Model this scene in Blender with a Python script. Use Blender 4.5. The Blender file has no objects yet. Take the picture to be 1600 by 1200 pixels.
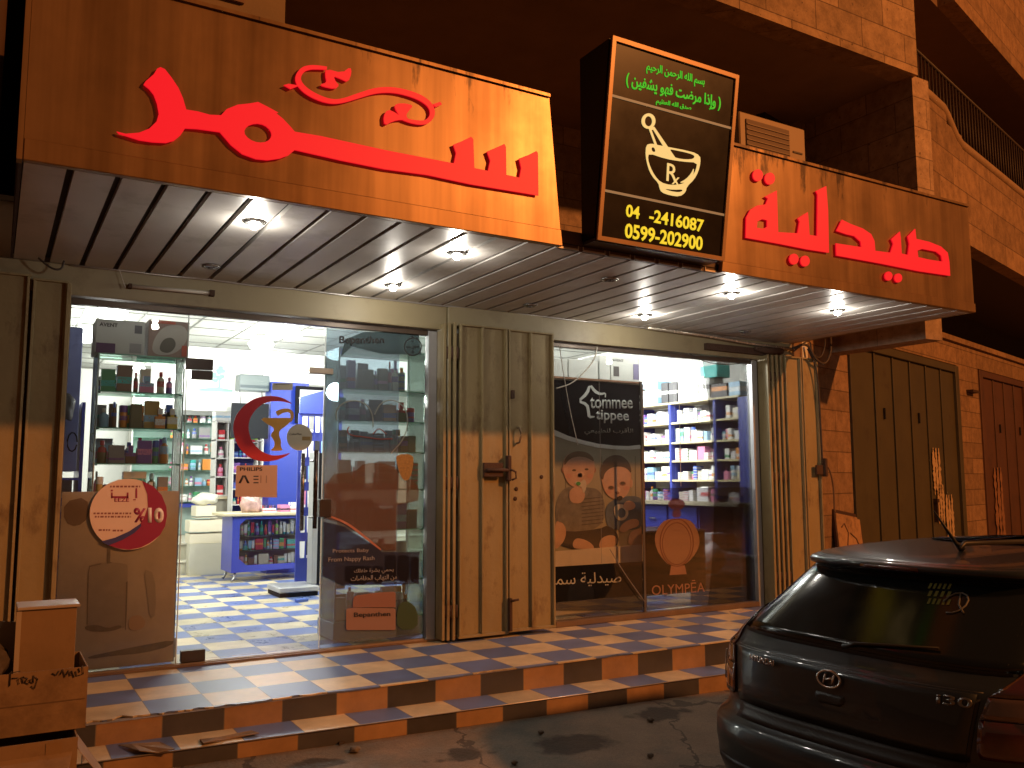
import bpy, bmesh, math, random
from mathutils import Vector, Matrix
from math import sin, cos, pi, radians
random.seed(7)
SC = bpy.context.scene
COL = SC.collection

# ------------------------------------------------------------------ camera
YAW, PIT, ROL, FPX = .5354, .1081, -.0021, 1365.4
CAM = Vector((-.8763, -5.2278, 1.5838))
_f = Vector((sin(YAW)*cos(PIT), cos(YAW)*cos(PIT), sin(PIT)))
_r = Vector((cos(YAW), -sin(YAW), 0)); _u = _r.cross(_f)
RX = _r*cos(ROL)+_u*sin(ROL); UX = -_r*sin(ROL)+_u*cos(ROL)
cd = bpy.data.cameras.new('camera'); cam = bpy.data.objects.new('camera', cd); COL.objects.link(cam)
cd.sensor_width = 36; cd.lens = 36*FPX/1600; cd.clip_start = .05; cd.clip_end = 600
M = Matrix((RX, UX, -_f)).transposed().to_4x4(); M.translation = CAM
cam.matrix_world = M
SC.camera = cam

# ------------------------------------------------------------------ world, street lamp light, exposure
w = bpy.data.worlds.new('World'); SC.world = w; w.use_nodes = True
w.node_tree.nodes['Background'].inputs[0].default_value = (.9, .42, .2, 1)
w.node_tree.nodes['Background'].inputs[1].default_value = .10
SC.view_settings.view_transform = 'Standard'; SC.view_settings.look = 'None'
SC.view_settings.exposure = 0; SC.view_settings.gamma = 1
try:
    SC.cycles.use_denoising = True; SC.cycles.max_bounces = 8; SC.cycles.transparent_max_bounces = 16
    SC.cycles.sample_clamp_indirect = 6; SC.cycles.caustics_reflective = False; SC.cycles.caustics_refractive = False
    SC.cycles.diffuse_bounces = 3; SC.cycles.glossy_bounces = 3
except Exception: pass

def lamp(name, kind, loc, energy, color, size=.1, **k):
    l = bpy.data.lights.new(name, kind); l.energy = energy; l.color = color
    if kind == 'AREA': l.size = size
    else: l.shadow_soft_size = size
    for a, b in k.items(): setattr(l, a, b)
    o = bpy.data.objects.new(name, l); COL.objects.link(o); o.location = loc
    return o
lamp('street_lamp_light', 'POINT', (12.9, -16.4, 11.4), 13300, (1, .335, .078), .30)   # sodium lamp across the street

# ------------------------------------------------------------------ pixel of the photograph -> point on a plane standing in the scene
def ray(px, py):
    return RX*((px-800)/FPX)+UX*((600-py)/FPX)+_f
def onY(px, py, Y): d = ray(px, py); return CAM+d*((Y-CAM.y)/d.y)
def onZ(px, py, Z): d = ray(px, py); return CAM+d*((Z-CAM.z)/d.z)
def onX(px, py, X): d = ray(px, py); return CAM+d*((X-CAM.x)/d.x)

# ------------------------------------------------------------------ materials
MATS = {}
def ns(m): return m.node_tree.nodes, m.node_tree.links
def lin(c): return tuple((x/12.92 if x <= .04045 else ((x+.055)/1.055)**2.4) for x in c)
def mat(name, col, rough=.5, metal=0, var=.12, scale=6, bump=0, bscale=40, emit=None, es=0, spec=.5, coat=0, dirt=None, dscale=3, damt=.5, stretch=None):
    if name in MATS: return MATS[name]
    m = bpy.data.materials.new(name); m.use_nodes = True; N, L = ns(m)
    b = N['Principled BSDF']
    b.inputs['Roughness'].default_value = rough; b.inputs['Metallic'].default_value = metal
    b.inputs['Specular IOR Level'].default_value = spec; b.inputs['Coat Weight'].default_value = coat
    tc = N.new('ShaderNodeTexCoord'); vec = tc.outputs['Object']
    if stretch:
        mp = N.new('ShaderNodeMapping'); mp.inputs['Scale'].default_value = stretch; L.new(vec, mp.inputs[0]); vec = mp.outputs[0]
    no = N.new('ShaderNodeTexNoise'); no.inputs['Scale'].default_value = scale; no.inputs['Detail'].default_value = 6; no.inputs['Roughness'].default_value = .6
    L.new(vec, no.inputs['Vector'])
    mx = N.new('ShaderNodeMix'); mx.data_type = 'RGBA'
    mx.inputs[6].default_value = (*[c*(1-var*1.6) for c in col], 1); mx.inputs[7].default_value = (*[min(1, c*(1+var*1.2)) for c in col], 1)
    L.new(no.outputs['Fac'], mx.inputs[0]); out = mx.outputs[2]
    if dirt:
        n2 = N.new('ShaderNodeTexNoise'); n2.inputs['Scale'].default_value = dscale; n2.inputs['Detail'].default_value = 8; n2.inputs['Roughness'].default_value = .7
        L.new(vec, n2.inputs['Vector'])
        cr = N.new('ShaderNodeValToRGB'); cr.color_ramp.elements[0].position = 1-damt-.08; cr.color_ramp.elements[1].position = 1-damt+.12
        L.new(n2.outputs['Fac'], cr.inputs[0])
        m2 = N.new('ShaderNodeMix'); m2.data_type = 'RGBA'; L.new(cr.outputs[0], m2.inputs[0]); L.new(out, m2.inputs[6]); m2.inputs[7].default_value = (*dirt, 1); out = m2.outputs[2]
    L.new(out, b.inputs['Base Color'])
    rr = N.new('ShaderNodeMapRange'); rr.inputs[3].default_value = max(.02, rough-.08); rr.inputs[4].default_value = min(1, rough+.1)
    L.new(no.outputs['Fac'], rr.inputs[0]); L.new(rr.outputs[0], b.inputs['Roughness'])
    if bump:
        n3 = N.new('ShaderNodeTexNoise'); n3.inputs['Scale'].default_value = bscale; n3.inputs['Detail'].default_value = 5
        L.new(tc.outputs['Object'], n3.inputs['Vector'])
        bp = N.new('ShaderNodeBump'); bp.inputs['Strength'].default_value = bump; bp.inputs['Distance'].default_value = .01
        L.new(n3.outputs['Fac'], bp.inputs['Height']); L.new(bp.outputs[0], b.inputs['Normal'])
    if emit:
        b.inputs['Emission Color'].default_value = (*emit, 1); b.inputs['Emission Strength'].default_value = es
    MATS[name] = m; return m

def glassmat(name, tint=(1, 1, 1), refl=.9, rough=.0, veil=0, vcol=(.5, .5, .5), dust=0):
    if name in MATS: return MATS[name]
    m = bpy.data.materials.new(name); m.use_nodes = True; N, L = ns(m); N.remove(N['Principled BSDF'])
    o = N['Material Output']; t = N.new('ShaderNodeBsdfTransparent'); t.inputs[0].default_value = (*tint, 1)
    g = N.new('ShaderNodeBsdfGlossy'); g.inputs['Roughness'].default_value = rough
    fr = N.new('ShaderNodeFresnel'); fr.inputs[0].default_value = 1.45
    mu = N.new('ShaderNodeMath'); mu.operation = 'MULTIPLY'; mu.inputs[1].default_value = refl; L.new(fr.outputs[0], mu.inputs[0])
    ms = N.new('ShaderNodeMixShader'); L.new(mu.outputs[0], ms.inputs[0]); L.new(t.outputs[0], ms.inputs[1]); L.new(g.outputs[0], ms.inputs[2])
    cur = ms.outputs[0]
    if veil or dust:
        d = N.new('ShaderNodeBsdfDiffuse'); d.inputs[0].default_value = (*vcol, 1)
        tc = N.new('ShaderNodeTexCoord'); no = N.new('ShaderNodeTexNoise'); no.inputs['Scale'].default_value = 2.5; no.inputs['Detail'].default_value = 6
        L.new(tc.outputs['Object'], no.inputs['Vector'])
        mr = N.new('ShaderNodeMapRange'); mr.inputs[1].default_value = .3; mr.inputs[2].default_value = .75
        mr.inputs[3].default_value = veil; mr.inputs[4].default_value = veil+dust; L.new(no.outputs['Fac'], mr.inputs[0])
        m2 = N.new('ShaderNodeMixShader'); L.new(mr.outputs[0], m2.inputs[0]); L.new(cur, m2.inputs[1]); L.new(d.outputs[0], m2.inputs[2]); cur = m2.outputs[0]
    L.new(cur, o.inputs[0]); MATS[name] = m; return m

def emis(name, col, s):
    if name in MATS: return MATS[name]
    m = bpy.data.materials.new(name); m.use_nodes = True; b = m.node_tree.nodes['Principled BSDF']
    b.inputs['Base Color'].default_value = (*[c*.25 for c in col], 1); b.inputs['Emission Color'].default_value = (*col, 1); b.inputs['Emission Strength'].default_value = s
    MATS[name] = m; return m

def tilemat(name, ox, oy, T=.33, axes='XY', ca=(.62, .49, .30), cb=(.12, .17, .34), rough=.34, flip=0):
    m = bpy.data.materials.new(name); m.use_nodes = True; N, L = ns(m); b = N['Principled BSDF']
    g = N.new('ShaderNodeNewGeometry'); sp = N.new('ShaderNodeSeparateXYZ'); L.new(g.outputs['Position'], sp.inputs[0])
    def ma(op, a, bb=None):
        n = N.new('ShaderNodeMath'); n.operation = op
        for i, v in enumerate((a, bb)):
            if v is None: continue
            if isinstance(v, (int, float)): n.inputs[i].default_value = v
            else: L.new(v, n.inputs[i])
        return n.outputs[0]
    u = ma('DIVIDE', ma('SUBTRACT', sp.outputs[0], ox), T)
    par = ma('FLOOR', u); gr = ma('ABSOLUTE', ma('SUBTRACT', ma('FRACT', u), .5)); cell = ma('FLOOR', u)
    if axes == 'XY':
        v = ma('DIVIDE', ma('SUBTRACT', sp.outputs[1], oy), T)
        par = ma('ADD', par, ma('FLOOR', v)); gr = ma('MAXIMUM', gr, ma('ABSOLUTE', ma('SUBTRACT', ma('FRACT', v), .5)))
        cell = ma('ADD', cell, ma('MULTIPLY', ma('FLOOR', v), 7.31))
    odd = ma('MODULO', ma('ADD', ma('ADD', par, 1000), flip), 2)
    mx = N.new('ShaderNodeMix'); mx.data_type = 'RGBA'; L.new(odd, mx.inputs[0]); mx.inputs[6].default_value = (*ca, 1); mx.inputs[7].default_value = (*cb, 1)
    # tile to tile tone
    wn = N.new('ShaderNodeTexWhiteNoise'); wn.noise_dimensions = '1D'; L.new(cell, wn.inputs['W'])
    no = N.new('ShaderNodeTexNoise'); no.inputs['Scale'].default_value = 3.5; no.inputs['Detail'].default_value = 9; no.inputs['Roughness'].default_value = .72
    L.new(g.outputs['Position'], no.inputs['Vector'])
    tone = ma('ADD', ma('MULTIPLY', wn.outputs['Value'], .36), ma('ADD', ma('MULTIPLY', no.outputs['Fac'], 1.25), .17))
    m2 = N.new('ShaderNodeMix'); m2.data_type = 'RGBA'; m2.blend_type = 'MULTIPLY'; m2.inputs[0].default_value = 1; L.new(mx.outputs[2], m2.inputs[6])
    cc = N.new('ShaderNodeCombineColor'); [L.new(tone, cc.inputs[i]) for i in range(3)]; L.new(cc.outputs[0], m2.inputs[7])
    gl = ma('GREATER_THAN', gr, .4925)
    n5 = N.new('ShaderNodeTexNoise'); n5.inputs['Scale'].default_value = 16; n5.inputs['Detail'].default_value = 5; n5.inputs['Roughness'].default_value = .7; L.new(g.outputs['Position'], n5.inputs['Vector'])
    edge = ma('GREATER_THAN', ma('ADD', ma('MULTIPLY', ma('SUBTRACT', gr, .5), 3.2), ma('MULTIPLY', n5.outputs['Fac'], .9)), .575)
    gl = ma('MAXIMUM', gl, ma('MULTIPLY', edge, .75))
    m3 = N.new('ShaderNodeMix'); m3.data_type = 'RGBA'; L.new(gl, m3.inputs[0]); L.new(m2.outputs[2], m3.inputs[6]); m3.inputs[7].default_value = (.16, .13, .10, 1)
    L.new(m3.outputs[2], b.inputs['Base Color'])
    rr = N.new('ShaderNodeMapRange'); rr.inputs[3].default_value = rough-.08; rr.inputs[4].default_value = rough+.3; L.new(no.outputs['Fac'], rr.inputs[0]); L.new(rr.outputs[0], b.inputs['Roughness'])
    bp = N.new('ShaderNodeBump'); bp.inputs['Strength'].default_value = .25; bp.inputs['Distance'].default_value = .004; L.new(ma('ADD', ma('SUBTRACT', 1, gl), ma('MULTIPLY', no.outputs['Fac'], .35)), bp.inputs['Height']); L.new(bp.outputs[0], b.inputs['Normal'])
    MATS[name] = m; return m

def stonemat(name, col=(.30, .22, .14), bw=.62, bh=.245, off=.5, mortar=(.06, .04, .03)):
    m = bpy.data.materials.new(name); m.use_nodes = True; N, L = ns(m); b = N['Principled BSDF']
    tc = N.new('ShaderNodeTexCoord'); sp = N.new('ShaderNodeSeparateXYZ'); L.new(tc.outputs['Object'], sp.inputs[0])
    ad = N.new('ShaderNodeMath'); ad.operation = 'ADD'; L.new(sp.outputs[0], ad.inputs[0]); L.new(sp.outputs[1], ad.inputs[1])
    cb = N.new('ShaderNodeCombineXYZ'); L.new(ad.outputs[0], cb.inputs[0]); L.new(sp.outputs[2], cb.inputs[1])
    br = N.new('ShaderNodeTexBrick'); br.inputs['Scale'].default_value = 1; br.inputs['Brick Width'].default_value = bw; br.inputs['Row Height'].default_value = bh
    br.inputs['Mortar Size'].default_value = .006; br.inputs['Mortar Smooth'].default_value = .3; br.offset = off
    br.inputs['Color1'].default_value = (*[c*.82 for c in col], 1); br.inputs['Color2'].default_value = (*[c*1.15 for c in col], 1); br.inputs['Mortar'].default_value = (*mortar, 1)
    L.new(cb.outputs[0], br.inputs['Vector'])
    no = N.new('ShaderNodeTexNoise'); no.inputs['Scale'].default_value = 7; no.inputs['Detail'].default_value = 10; no.inputs['Roughness'].default_value = .75; L.new(tc.outputs['Object'], no.inputs['Vector'])
    cr = N.new('ShaderNodeValToRGB'); cr.color_ramp.elements[0].position = .3; cr.color_ramp.elements[0].color = (.45, .42, .4, 1); cr.color_ramp.elements[1].position = .6; cr.color_ramp.elements[1].color = (1.1, 1.1, 1.1, 1)
    L.new(no.outputs['Fac'], cr.inputs[0])
    mx = N.new('ShaderNodeMix'); mx.data_type = 'RGBA'; mx.blend_type = 'MULTIPLY'; mx.inputs[0].default_value = .9; L.new(br.outputs['Color'], mx.inputs[6]); L.new(cr.outputs[0], mx.inputs[7])
    # pitted dark spots
    n4 = N.new('ShaderNodeTexNoise'); n4.inputs['Scale'].default_value = 22; n4.inputs['Detail'].default_value = 3; L.new(tc.outputs['Object'], n4.inputs['Vector'])
    c4 = N.new('ShaderNodeValToRGB'); c4.color_ramp.elements[0].position = .66; c4.color_ramp.elements[1].position = .72; L.new(n4.outputs['Fac'], c4.inputs[0])
    m4 = N.new('ShaderNodeMix'); m4.data_type = 'RGBA'; L.new(c4.outputs[0], m4.inputs[0]); L.new(mx.outputs[2], m4.inputs[6]); m4.inputs[7].default_value = (*[c*.3 for c in col], 1)
    L.new(m4.outputs[2], b.inputs['Base Color']); b.inputs['Roughness'].default_value = .85
    s = N.new('ShaderNodeMath'); s.operation = 'SUBTRACT'; L.new(no.outputs['Fac'], s.inputs[0]); L.new(br.outputs['Fac'], s.inputs[1])
    bp = N.new('ShaderNodeBump'); bp.inputs['Strength'].default_value = .6; bp.inputs['Distance'].default_value = .012; L.new(s.outputs[0], bp.inputs['Height']); L.new(bp.outputs[0], b.inputs['Normal'])
    MATS[name] = m; return m

# streaky fascia metal: vertical rain streaks and grime from the top edge
def fasciamat():
    m = mat('fascia_metal', (.25, .155, .08), .345, .58, .08, 3, 0, spec=.5)
    N, L = ns(m); b = N['Principled BSDF']; src = b.inputs['Base Color'].links[0].from_socket
    g = N.new('ShaderNodeNewGeometry'); sp = N.new('ShaderNodeSeparateXYZ'); L.new(g.outputs['Position'], sp.inputs[0])
    def noise(sc, vs, det=6):
        mp = N.new('ShaderNodeMapping'); mp.inputs['Scale'].default_value = vs; L.new(g.outputs['Position'], mp.inputs[0])
        n = N.new('ShaderNodeTexNoise'); n.inputs['Scale'].default_value = sc; n.inputs['Detail'].default_value = det; n.inputs['Roughness'].default_value = .65; L.new(mp.outputs[0], n.inputs['Vector']); return n.outputs['Fac']
    st = noise(9, (1, 1, .07)); fine = noise(30, (1, 1, .25), 8)
    h = N.new('ShaderNodeMapRange'); h.inputs[1].default_value = 3.25; h.inputs[2].default_value = 3.97; h.inputs[3].default_value = -.30; h.inputs[4].default_value = .22; L.new(sp.outputs[2], h.inputs[0])
    a = N.new('ShaderNodeMath'); a.operation = 'ADD'; L.new(st, a.inputs[0]); L.new(h.outputs[0], a.inputs[1])
    a2 = N.new('ShaderNodeMath'); a2.operation = 'ADD'; L.new(a.outputs[0], a2.inputs[0])
    f2 = N.new('ShaderNodeMath'); f2.operation = 'MULTIPLY'; f2.inputs[1].default_value = .55; L.new(fine, f2.inputs[0]); L.new(f2.outputs[0], a2.inputs[1])
    cr = N.new('ShaderNodeValToRGB'); cr.color_ramp.elements[0].position = .97; cr.color_ramp.elements[1].position = 1.12 if False else 1.0
    sc_ = N.new('ShaderNodeMath'); sc_.operation = 'MULTIPLY'; sc_.inputs[1].default_value = .93; L.new(a2.outputs[0], sc_.inputs[0])
    cr.color_ramp.elements[0].position = .88
    xs_ = N.new('ShaderNodeMath'); xs_.operation = 'SUBTRACT'; L.new(sp.outputs[0], xs_.inputs[0]); xs_.inputs[1].default_value = 3.1
    xa = N.new('ShaderNodeMath'); xa.operation = 'ABSOLUTE'; L.new(xs_.outputs[0], xa.inputs[0])
    xm = N.new('ShaderNodeMapRange'); xm.inputs[1].default_value = .9; xm.inputs[2].default_value = 3.2; xm.inputs[3].default_value = .05; xm.inputs[4].default_value = -.16; L.new(xa.outputs[0], xm.inputs[0])
    xd = N.new('ShaderNodeMath'); xd.operation = 'ADD'; L.new(sc_.outputs[0], xd.inputs[0]); L.new(xm.outputs[0], xd.inputs[1]); L.new(xd.outputs[0], cr.inputs[0])
    mx = N.new('ShaderNodeMix'); mx.data_type = 'RGBA'; L.new(cr.outputs[0], mx.inputs[0]); L.new(src, mx.inputs[6]); mx.inputs[7].default_value = (.07, .045, .03, 1)
    c2 = N.new('ShaderNodeValToRGB'); c2.color_ramp.elements[0].position = .35; c2.color_ramp.elements[0].color = (.68, .64, .58, 1); c2.color_ramp.elements[1].position = .65; c2.color_ramp.elements[1].color = (1.2, 1.2, 1.2, 1); L.new(noise(5, (1, 1, .05), 4), c2.inputs[0])
    m2 = N.new('ShaderNodeMix'); m2.data_type = 'RGBA'; m2.blend_type = 'MULTIPLY'; m2.inputs[0].default_value = 1; L.new(mx.outputs[2], m2.inputs[6]); L.new(c2.outputs[0], m2.inputs[7])
    L.new(m2.outputs[2], b.inputs['Base Color'])
    return m

# ------------------------------------------------------------------ mesh helpers
EMP = {}
def props(o, label=None, cat=None, group=None, kind=None):
    if label: o['label'] = label
    if cat: o['category'] = cat
    if group: o['group'] = group
    if kind: o['kind'] = kind
    return o
def thing(name, label, cat, loc=(0, 0, 0), rotz=0, group=None):
    o = bpy.data.objects.new(name, None); COL.objects.link(o); o.empty_display_size = .1
    o.location = loc; o.rotation_euler = (0, 0, rotz)
    EMP[o] = Matrix.Translation(Vector(loc)) @ Matrix.Rotation(rotz, 4, 'Z')
    return props(o, label, cat, group)

class MB:
    def __init__(s): s.bm = bmesh.new(); s.mi = 0
    def _add(s, vs, fs):
        V = [s.bm.verts.new(v) for v in vs]
        for f in fs:
            try: F = s.bm.faces.new([V[i] for i in f]); F.material_index = s.mi
            except ValueError: pass
        return V
    def box(s, x0, x1, y0, y1, z0, z1, rz=0, ry=0, rx=0, piv=None):
        vs = [Vector((x, y, z)) for x in (x0, x1) for y in (y0, y1) for z in (z0, z1)]
        if rz or ry or rx:
            c = Vector(piv) if piv else Vector(((x0+x1)/2, (y0+y1)/2, (z0+z1)/2))
            R = Matrix.Rotation(rz, 3, 'Z') @ Matrix.Rotation(ry, 3, 'Y') @ Matrix.Rotation(rx, 3, 'X')
            vs = [c+R @ (v-c) for v in vs]
        s._add(vs, [(0, 1, 3, 2), (4, 6, 7, 5), (0, 4, 5, 1), (2, 3, 7, 6), (0, 2, 6, 4), (1, 5, 7, 3)]); return s
    def quad(s, *p): s._add(p, [tuple(range(len(p)))]); return s
    def tube(s, pts, r, n=8, cap=True):
        pts = [Vector(p) for p in pts]; rings = []
        up = Vector((0, 0, 1))
        for i, p in enumerate(pts):
            d = (pts[min(i+1, len(pts)-1)]-pts[max(i-1, 0)]).normalized()
            a = d.cross(up)
            if a.length < .01: a = d.cross(Vector((1, 0, 0)))
            a.normalize(); b = a.cross(d); rr = r[i] if isinstance(r, (list, tuple)) else r
            rings.append([s.bm.verts.new(p+(a*cos(2*pi*k/n)+b*sin(2*pi*k/n))*rr) for k in range(n)])
        for A, B in zip(rings, rings[1:]):
            for k in range(n): f = s.bm.faces.new([A[k], A[(k+1) % n], B[(k+1) % n], B[k]]); f.material_index = s.mi; f.smooth = True
        if cap:
            for R_ in (rings[0], rings[-1]):
                f = s.bm.faces.new(R_); f.material_index = s.mi
        return s
    def lathe(s, prof, c=(0, 0, 0), n=16, axis='Z'):
        c = Vector(c); rings = []
        for r, h in prof:
            row = []
            for k in range(n):
                a = 2*pi*k/n
                v = Vector((r*cos(a), r*sin(a), h))
                if axis == 'Y': v = Vector((v.x, v.z, v.y))
                if axis == 'X': v = Vector((v.z, v.x, v.y))
                row.append(s.bm.verts.new(c+v))
            rings.append(row)
        for A, B in zip(rings, rings[1:]):
            for k in range(n): f = s.bm.faces.new([A[k], A[(k+1) % n], B[(k+1) % n], B[k]]); f.material_index = s.mi; f.smooth = True
        for R_ in (rings[0], rings[-1]):
            f = s.bm.faces.new(R_); f.material_index = s.mi
        return s
    def prism(s, pts, d):            # closed polygon of 3D points pushed along vector d
        pts = [Vector(p) for p in pts]; d = Vector(d); n = len(pts)
        s._add(pts+[p+d for p in pts], [tuple(range(n)), tuple(range(2*n-1, n-1, -1))]+[(i, (i+1) % n, n+(i+1) % n, n+i) for i in range(n)]); return s
    def merge(s, me, mtx):
        t = bmesh.new(); t.from_mesh(me); t.transform(mtx)
        for f in t.faces: f.material_index = s.mi
        m2 = bpy.data.meshes.new('t'); t.to_mesh(m2); t.free(); s.bm.from_mesh(m2); bpy.data.meshes.remove(m2); return s
    def build(s, name, m, parent=None, bevel=0, label=None, cat=None, group=None, kind=None, smooth=False, world=True, origin=None, seg=1):
        bm = s.bm
        bmesh.ops.recalc_face_normals(bm, faces=bm.faces)
        if bevel: bmesh.ops.bevel(bm, geom=list(bm.edges), offset=bevel, segments=seg, affect='EDGES', profile=.7)
        P = parent; A = Matrix()
        if parent is not None and world:
            p = parent
            while p is not None and p not in EMP: p = p.parent
            A = EMP[p] if p else Matrix()
        if origin is not None: A = Matrix.Translation(Vector(origin))
        if world: bm.transform(A.inverted())
        me = bpy.data.meshes.new(name); bm.to_mesh(me); bm.free()
        if smooth:
            for p in me.polygons: p.use_smooth = True
        for mm in (m if isinstance(m, (list, tuple)) else [m]): me.materials.append(mm)
        o = bpy.data.objects.new(name, me); COL.objects.link(o)
        if parent is not None: o.parent = parent
        if origin is not None: o.location = origin
        return props(o, label, cat, group, kind)

def copy_tree(o, parent=None):
    c = o.copy(); COL.objects.link(c); c.parent = parent
    if o in EMP: EMP[c] = EMP[o]
    for ch in list(o.children): copy_tree(ch, c)
    return c

# flat shape with holes on a plane: loops are lists of 2D points; returns a mesh in XY with thickness along +-Z
def flatmesh(loops, depth=.0, res=1):
    c = bpy.data.curves.new('f', 'CURVE'); c.dimensions = '2D'; c.fill_mode = 'BOTH' if depth else 'FRONT'; c.extrude = depth/2
    for lp in loops:
        sp = c.splines.new('POLY'); sp.points.add(len(lp)-1)
        for i, p in enumerate(lp): sp.points[i].co = (p[0], p[1], 0, 1)
        sp.use_cyclic_u = True
    o = bpy.data.objects.new('f', c); COL.objects.link(o); bpy.context.view_layer.update()
    me = bpy.data.meshes.new_from_object(o); bpy.data.objects.remove(o); bpy.data.curves.remove(c); return me
def smoothloop(pts, it=2):           # Chaikin
    for _ in range(it):
        q = []
        for i in range(len(pts)):
            a, b = pts[i], pts[(i+1) % len(pts)]
            q += [(a[0]*.75+b[0]*.25, a[1]*.75+b[1]*.25), (a[0]*.25+b[0]*.75, a[1]*.25+b[1]*.75)]
        pts = q
    return pts
def circle(cx, cy, r, n=24, ry=None, a0=0): return [(cx+r*cos(2*pi*k/n+a0), cy+(ry or r)*sin(2*pi*k/n+a0)) for k in range(n)]

AR = {'ا': ('\uFE8D', '\uFE8E', None, None), 'ب': ('\uFE8F', '\uFE90', '\uFE91', '\uFE92'), 'ت': ('\uFE95', '\uFE96', '\uFE97', '\uFE98'), 'ح': ('\uFEA1', '\uFEA2', '\uFEA3', '\uFEA4'),
      'د': ('\uFEA9', '\uFEAA', None, None), 'ذ': ('\uFEAB', '\uFEAC', None, None), 'ر': ('\uFEAD', '\uFEAE', None, None), 'س': ('\uFEB1', '\uFEB2', '\uFEB3', '\uFEB4'),
      'ش': ('\uFEB5', '\uFEB6', '\uFEB7', '\uFEB8'), 'ص': ('\uFEB9', '\uFEBA', '\uFEBB', '\uFEBC'), 'ض': ('\uFEBD', '\uFEBE', '\uFEBF', '\uFEC0'), 'ط': ('\uFEC1', '\uFEC2', '\uFEC3', '\uFEC4'),
      'ظ': ('\uFEC5', '\uFEC6', '\uFEC7', '\uFEC8'), 'ع': ('\uFEC9', '\uFECA', '\uFECB', '\uFECC'), 'ف': ('\uFED1', '\uFED2', '\uFED3', '\uFED4'), 'ق': ('\uFED5', '\uFED6', '\uFED7', '\uFED8'),
      'ك': ('\uFED9', '\uFEDA', '\uFEDB', '\uFEDC'), 'ل': ('\uFEDD', '\uFEDE', '\uFEDF', '\uFEE0'), 'م': ('\uFEE1', '\uFEE2', '\uFEE3', '\uFEE4'), 'ن': ('\uFEE5', '\uFEE6', '\uFEE7', '\uFEE8'),
      'ه': ('\uFEE9', '\uFEEA', '\uFEEB', '\uFEEC'), 'و': ('\uFEED', '\uFEEE', None, None), 'ي': ('\uFEF1', '\uFEF2', '\uFEF3', '\uFEF4'), 'ة': ('\uFE93', '\uFE94', None, None), 'أ': ('\uFE83', '\uFE84', None, None),
      'إ': ('\uFE87', '\uFE88', None, None), 'ز': ('\uFEAF', '\uFEB0', None, None), 'ج': ('\uFE9D', '\uFE9E', '\uFE9F', '\uFEA0'), 'خ': ('\uFEA5', '\uFEA6', '\uFEA7', '\uFEA8')}
def arabic(s):
    out = []
    for wd in s.split(' '):
        r = ''
        for i, ch in enumerate(wd):
            if ch not in AR: r += ch; continue
            pj = i > 0 and wd[i-1] in AR and AR[wd[i-1]][2] is not None
            nj = i+1 < len(wd) and wd[i+1] in AR and AR[ch][2] is not None
            r += AR[ch][(3 if pj else 2) if nj else (1 if pj else 0)]
        out.append(r[::-1])
    t = ' '.join(out[::-1])
    return t
def textmesh(s, bold=0, depth=.004):   # unit-normalised: x 0..1, y 0..1 over its bounding box; returns mesh, aspect
    c = bpy.data.curves.new('t', 'FONT'); c.body = s; c.size = 1; c.offset = bold; c.extrude = 0; c.resolution_u = 3
    o = bpy.data.objects.new('t', c); COL.objects.link(o); bpy.context.view_layer.update()
    me = bpy.data.meshes.new_from_object(o); bpy.data.objects.remove(o); bpy.data.curves.remove(c)
    xs = [v.co.x for v in me.vertices]; ys = [v.co.y for v in me.vertices]
    x0, x1, y0, y1 = min(xs), max(xs), min(ys), max(ys)
    for v in me.vertices: v.co.x = (v.co.x-x0)/(x1-x0); v.co.y = (v.co.y-y0)/(y1-y0); v.co.z = 0
    return me, (x1-x0)/(y1-y0)
def place_text(name, s, m, parent, O, X, Y, N, bold=0, thick=.003):
    """text filling the parallelogram with lower left corner O, edge vectors X (along) and Y (up); N outward normal"""
    me, _ = textmesh(s, bold)
    O, X, Y, N = map(Vector, (O, X, Y, N)); N = N.normalized()*thick
    mt = Matrix((X, Y, N)).transposed().to_4x4(); mt.translation = O+N
    b = MB(); b.merge(me, mt)
    r = bmesh.ops.extrude_face_region(b.bm, geom=list(b.bm.faces)); vs = [e for e in r['geom'] if isinstance(e, bmesh.types.BMVert)]
    bmesh.ops.translate(b.bm, verts=vs, vec=-N*.98)
    return b.build(name, m, parent)
def place_flat(name, loops, m, parent, f, thick, nrm):
    """loops in picture units, f maps a 2D point to 3D on the plane; solid of given thickness along nrm"""
    P3 = [[f(p) for p in lp] for lp in loops]
    O = P3[0][0]; N = Vector(nrm).normalized(); X = (P3[0][len(P3[0])//3]-O).normalized(); Yv = N.cross(X).normalized(); X = Yv.cross(N)
    L2 = [[((p-O).dot(X), (p-O).dot(Yv)) for p in lp] for lp in P3]
    me = flatmesh(L2, thick)
    mt = Matrix((X, Yv, N)).transposed().to_4x4(); mt.translation = O+N*(thick/2)
    return MB().merge(me, mt).build(name, m, parent)

# ================================================================== SETTING
TO = -.055
TILE = tilemat('tile_top', TO, .03, flip=1)
TILEF = tilemat('tile_riser', 0, 0, axes='X', ca=(.36, .22, .12), cb=(.055, .055, .07), rough=.4, flip=1)
TILEF2 = tilemat('tile_riser_low', .013, 0, axes='X', ca=(.36, .22, .12), cb=(.055, .055, .07), rough=.4, flip=1)
def clampf(v, a, b): return max(a, min(b, v))
def roadz(x, y): return .113-.021*clampf(x, -5, 12)+.088*clampf(y, -5.5, -.27)+.012
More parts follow.
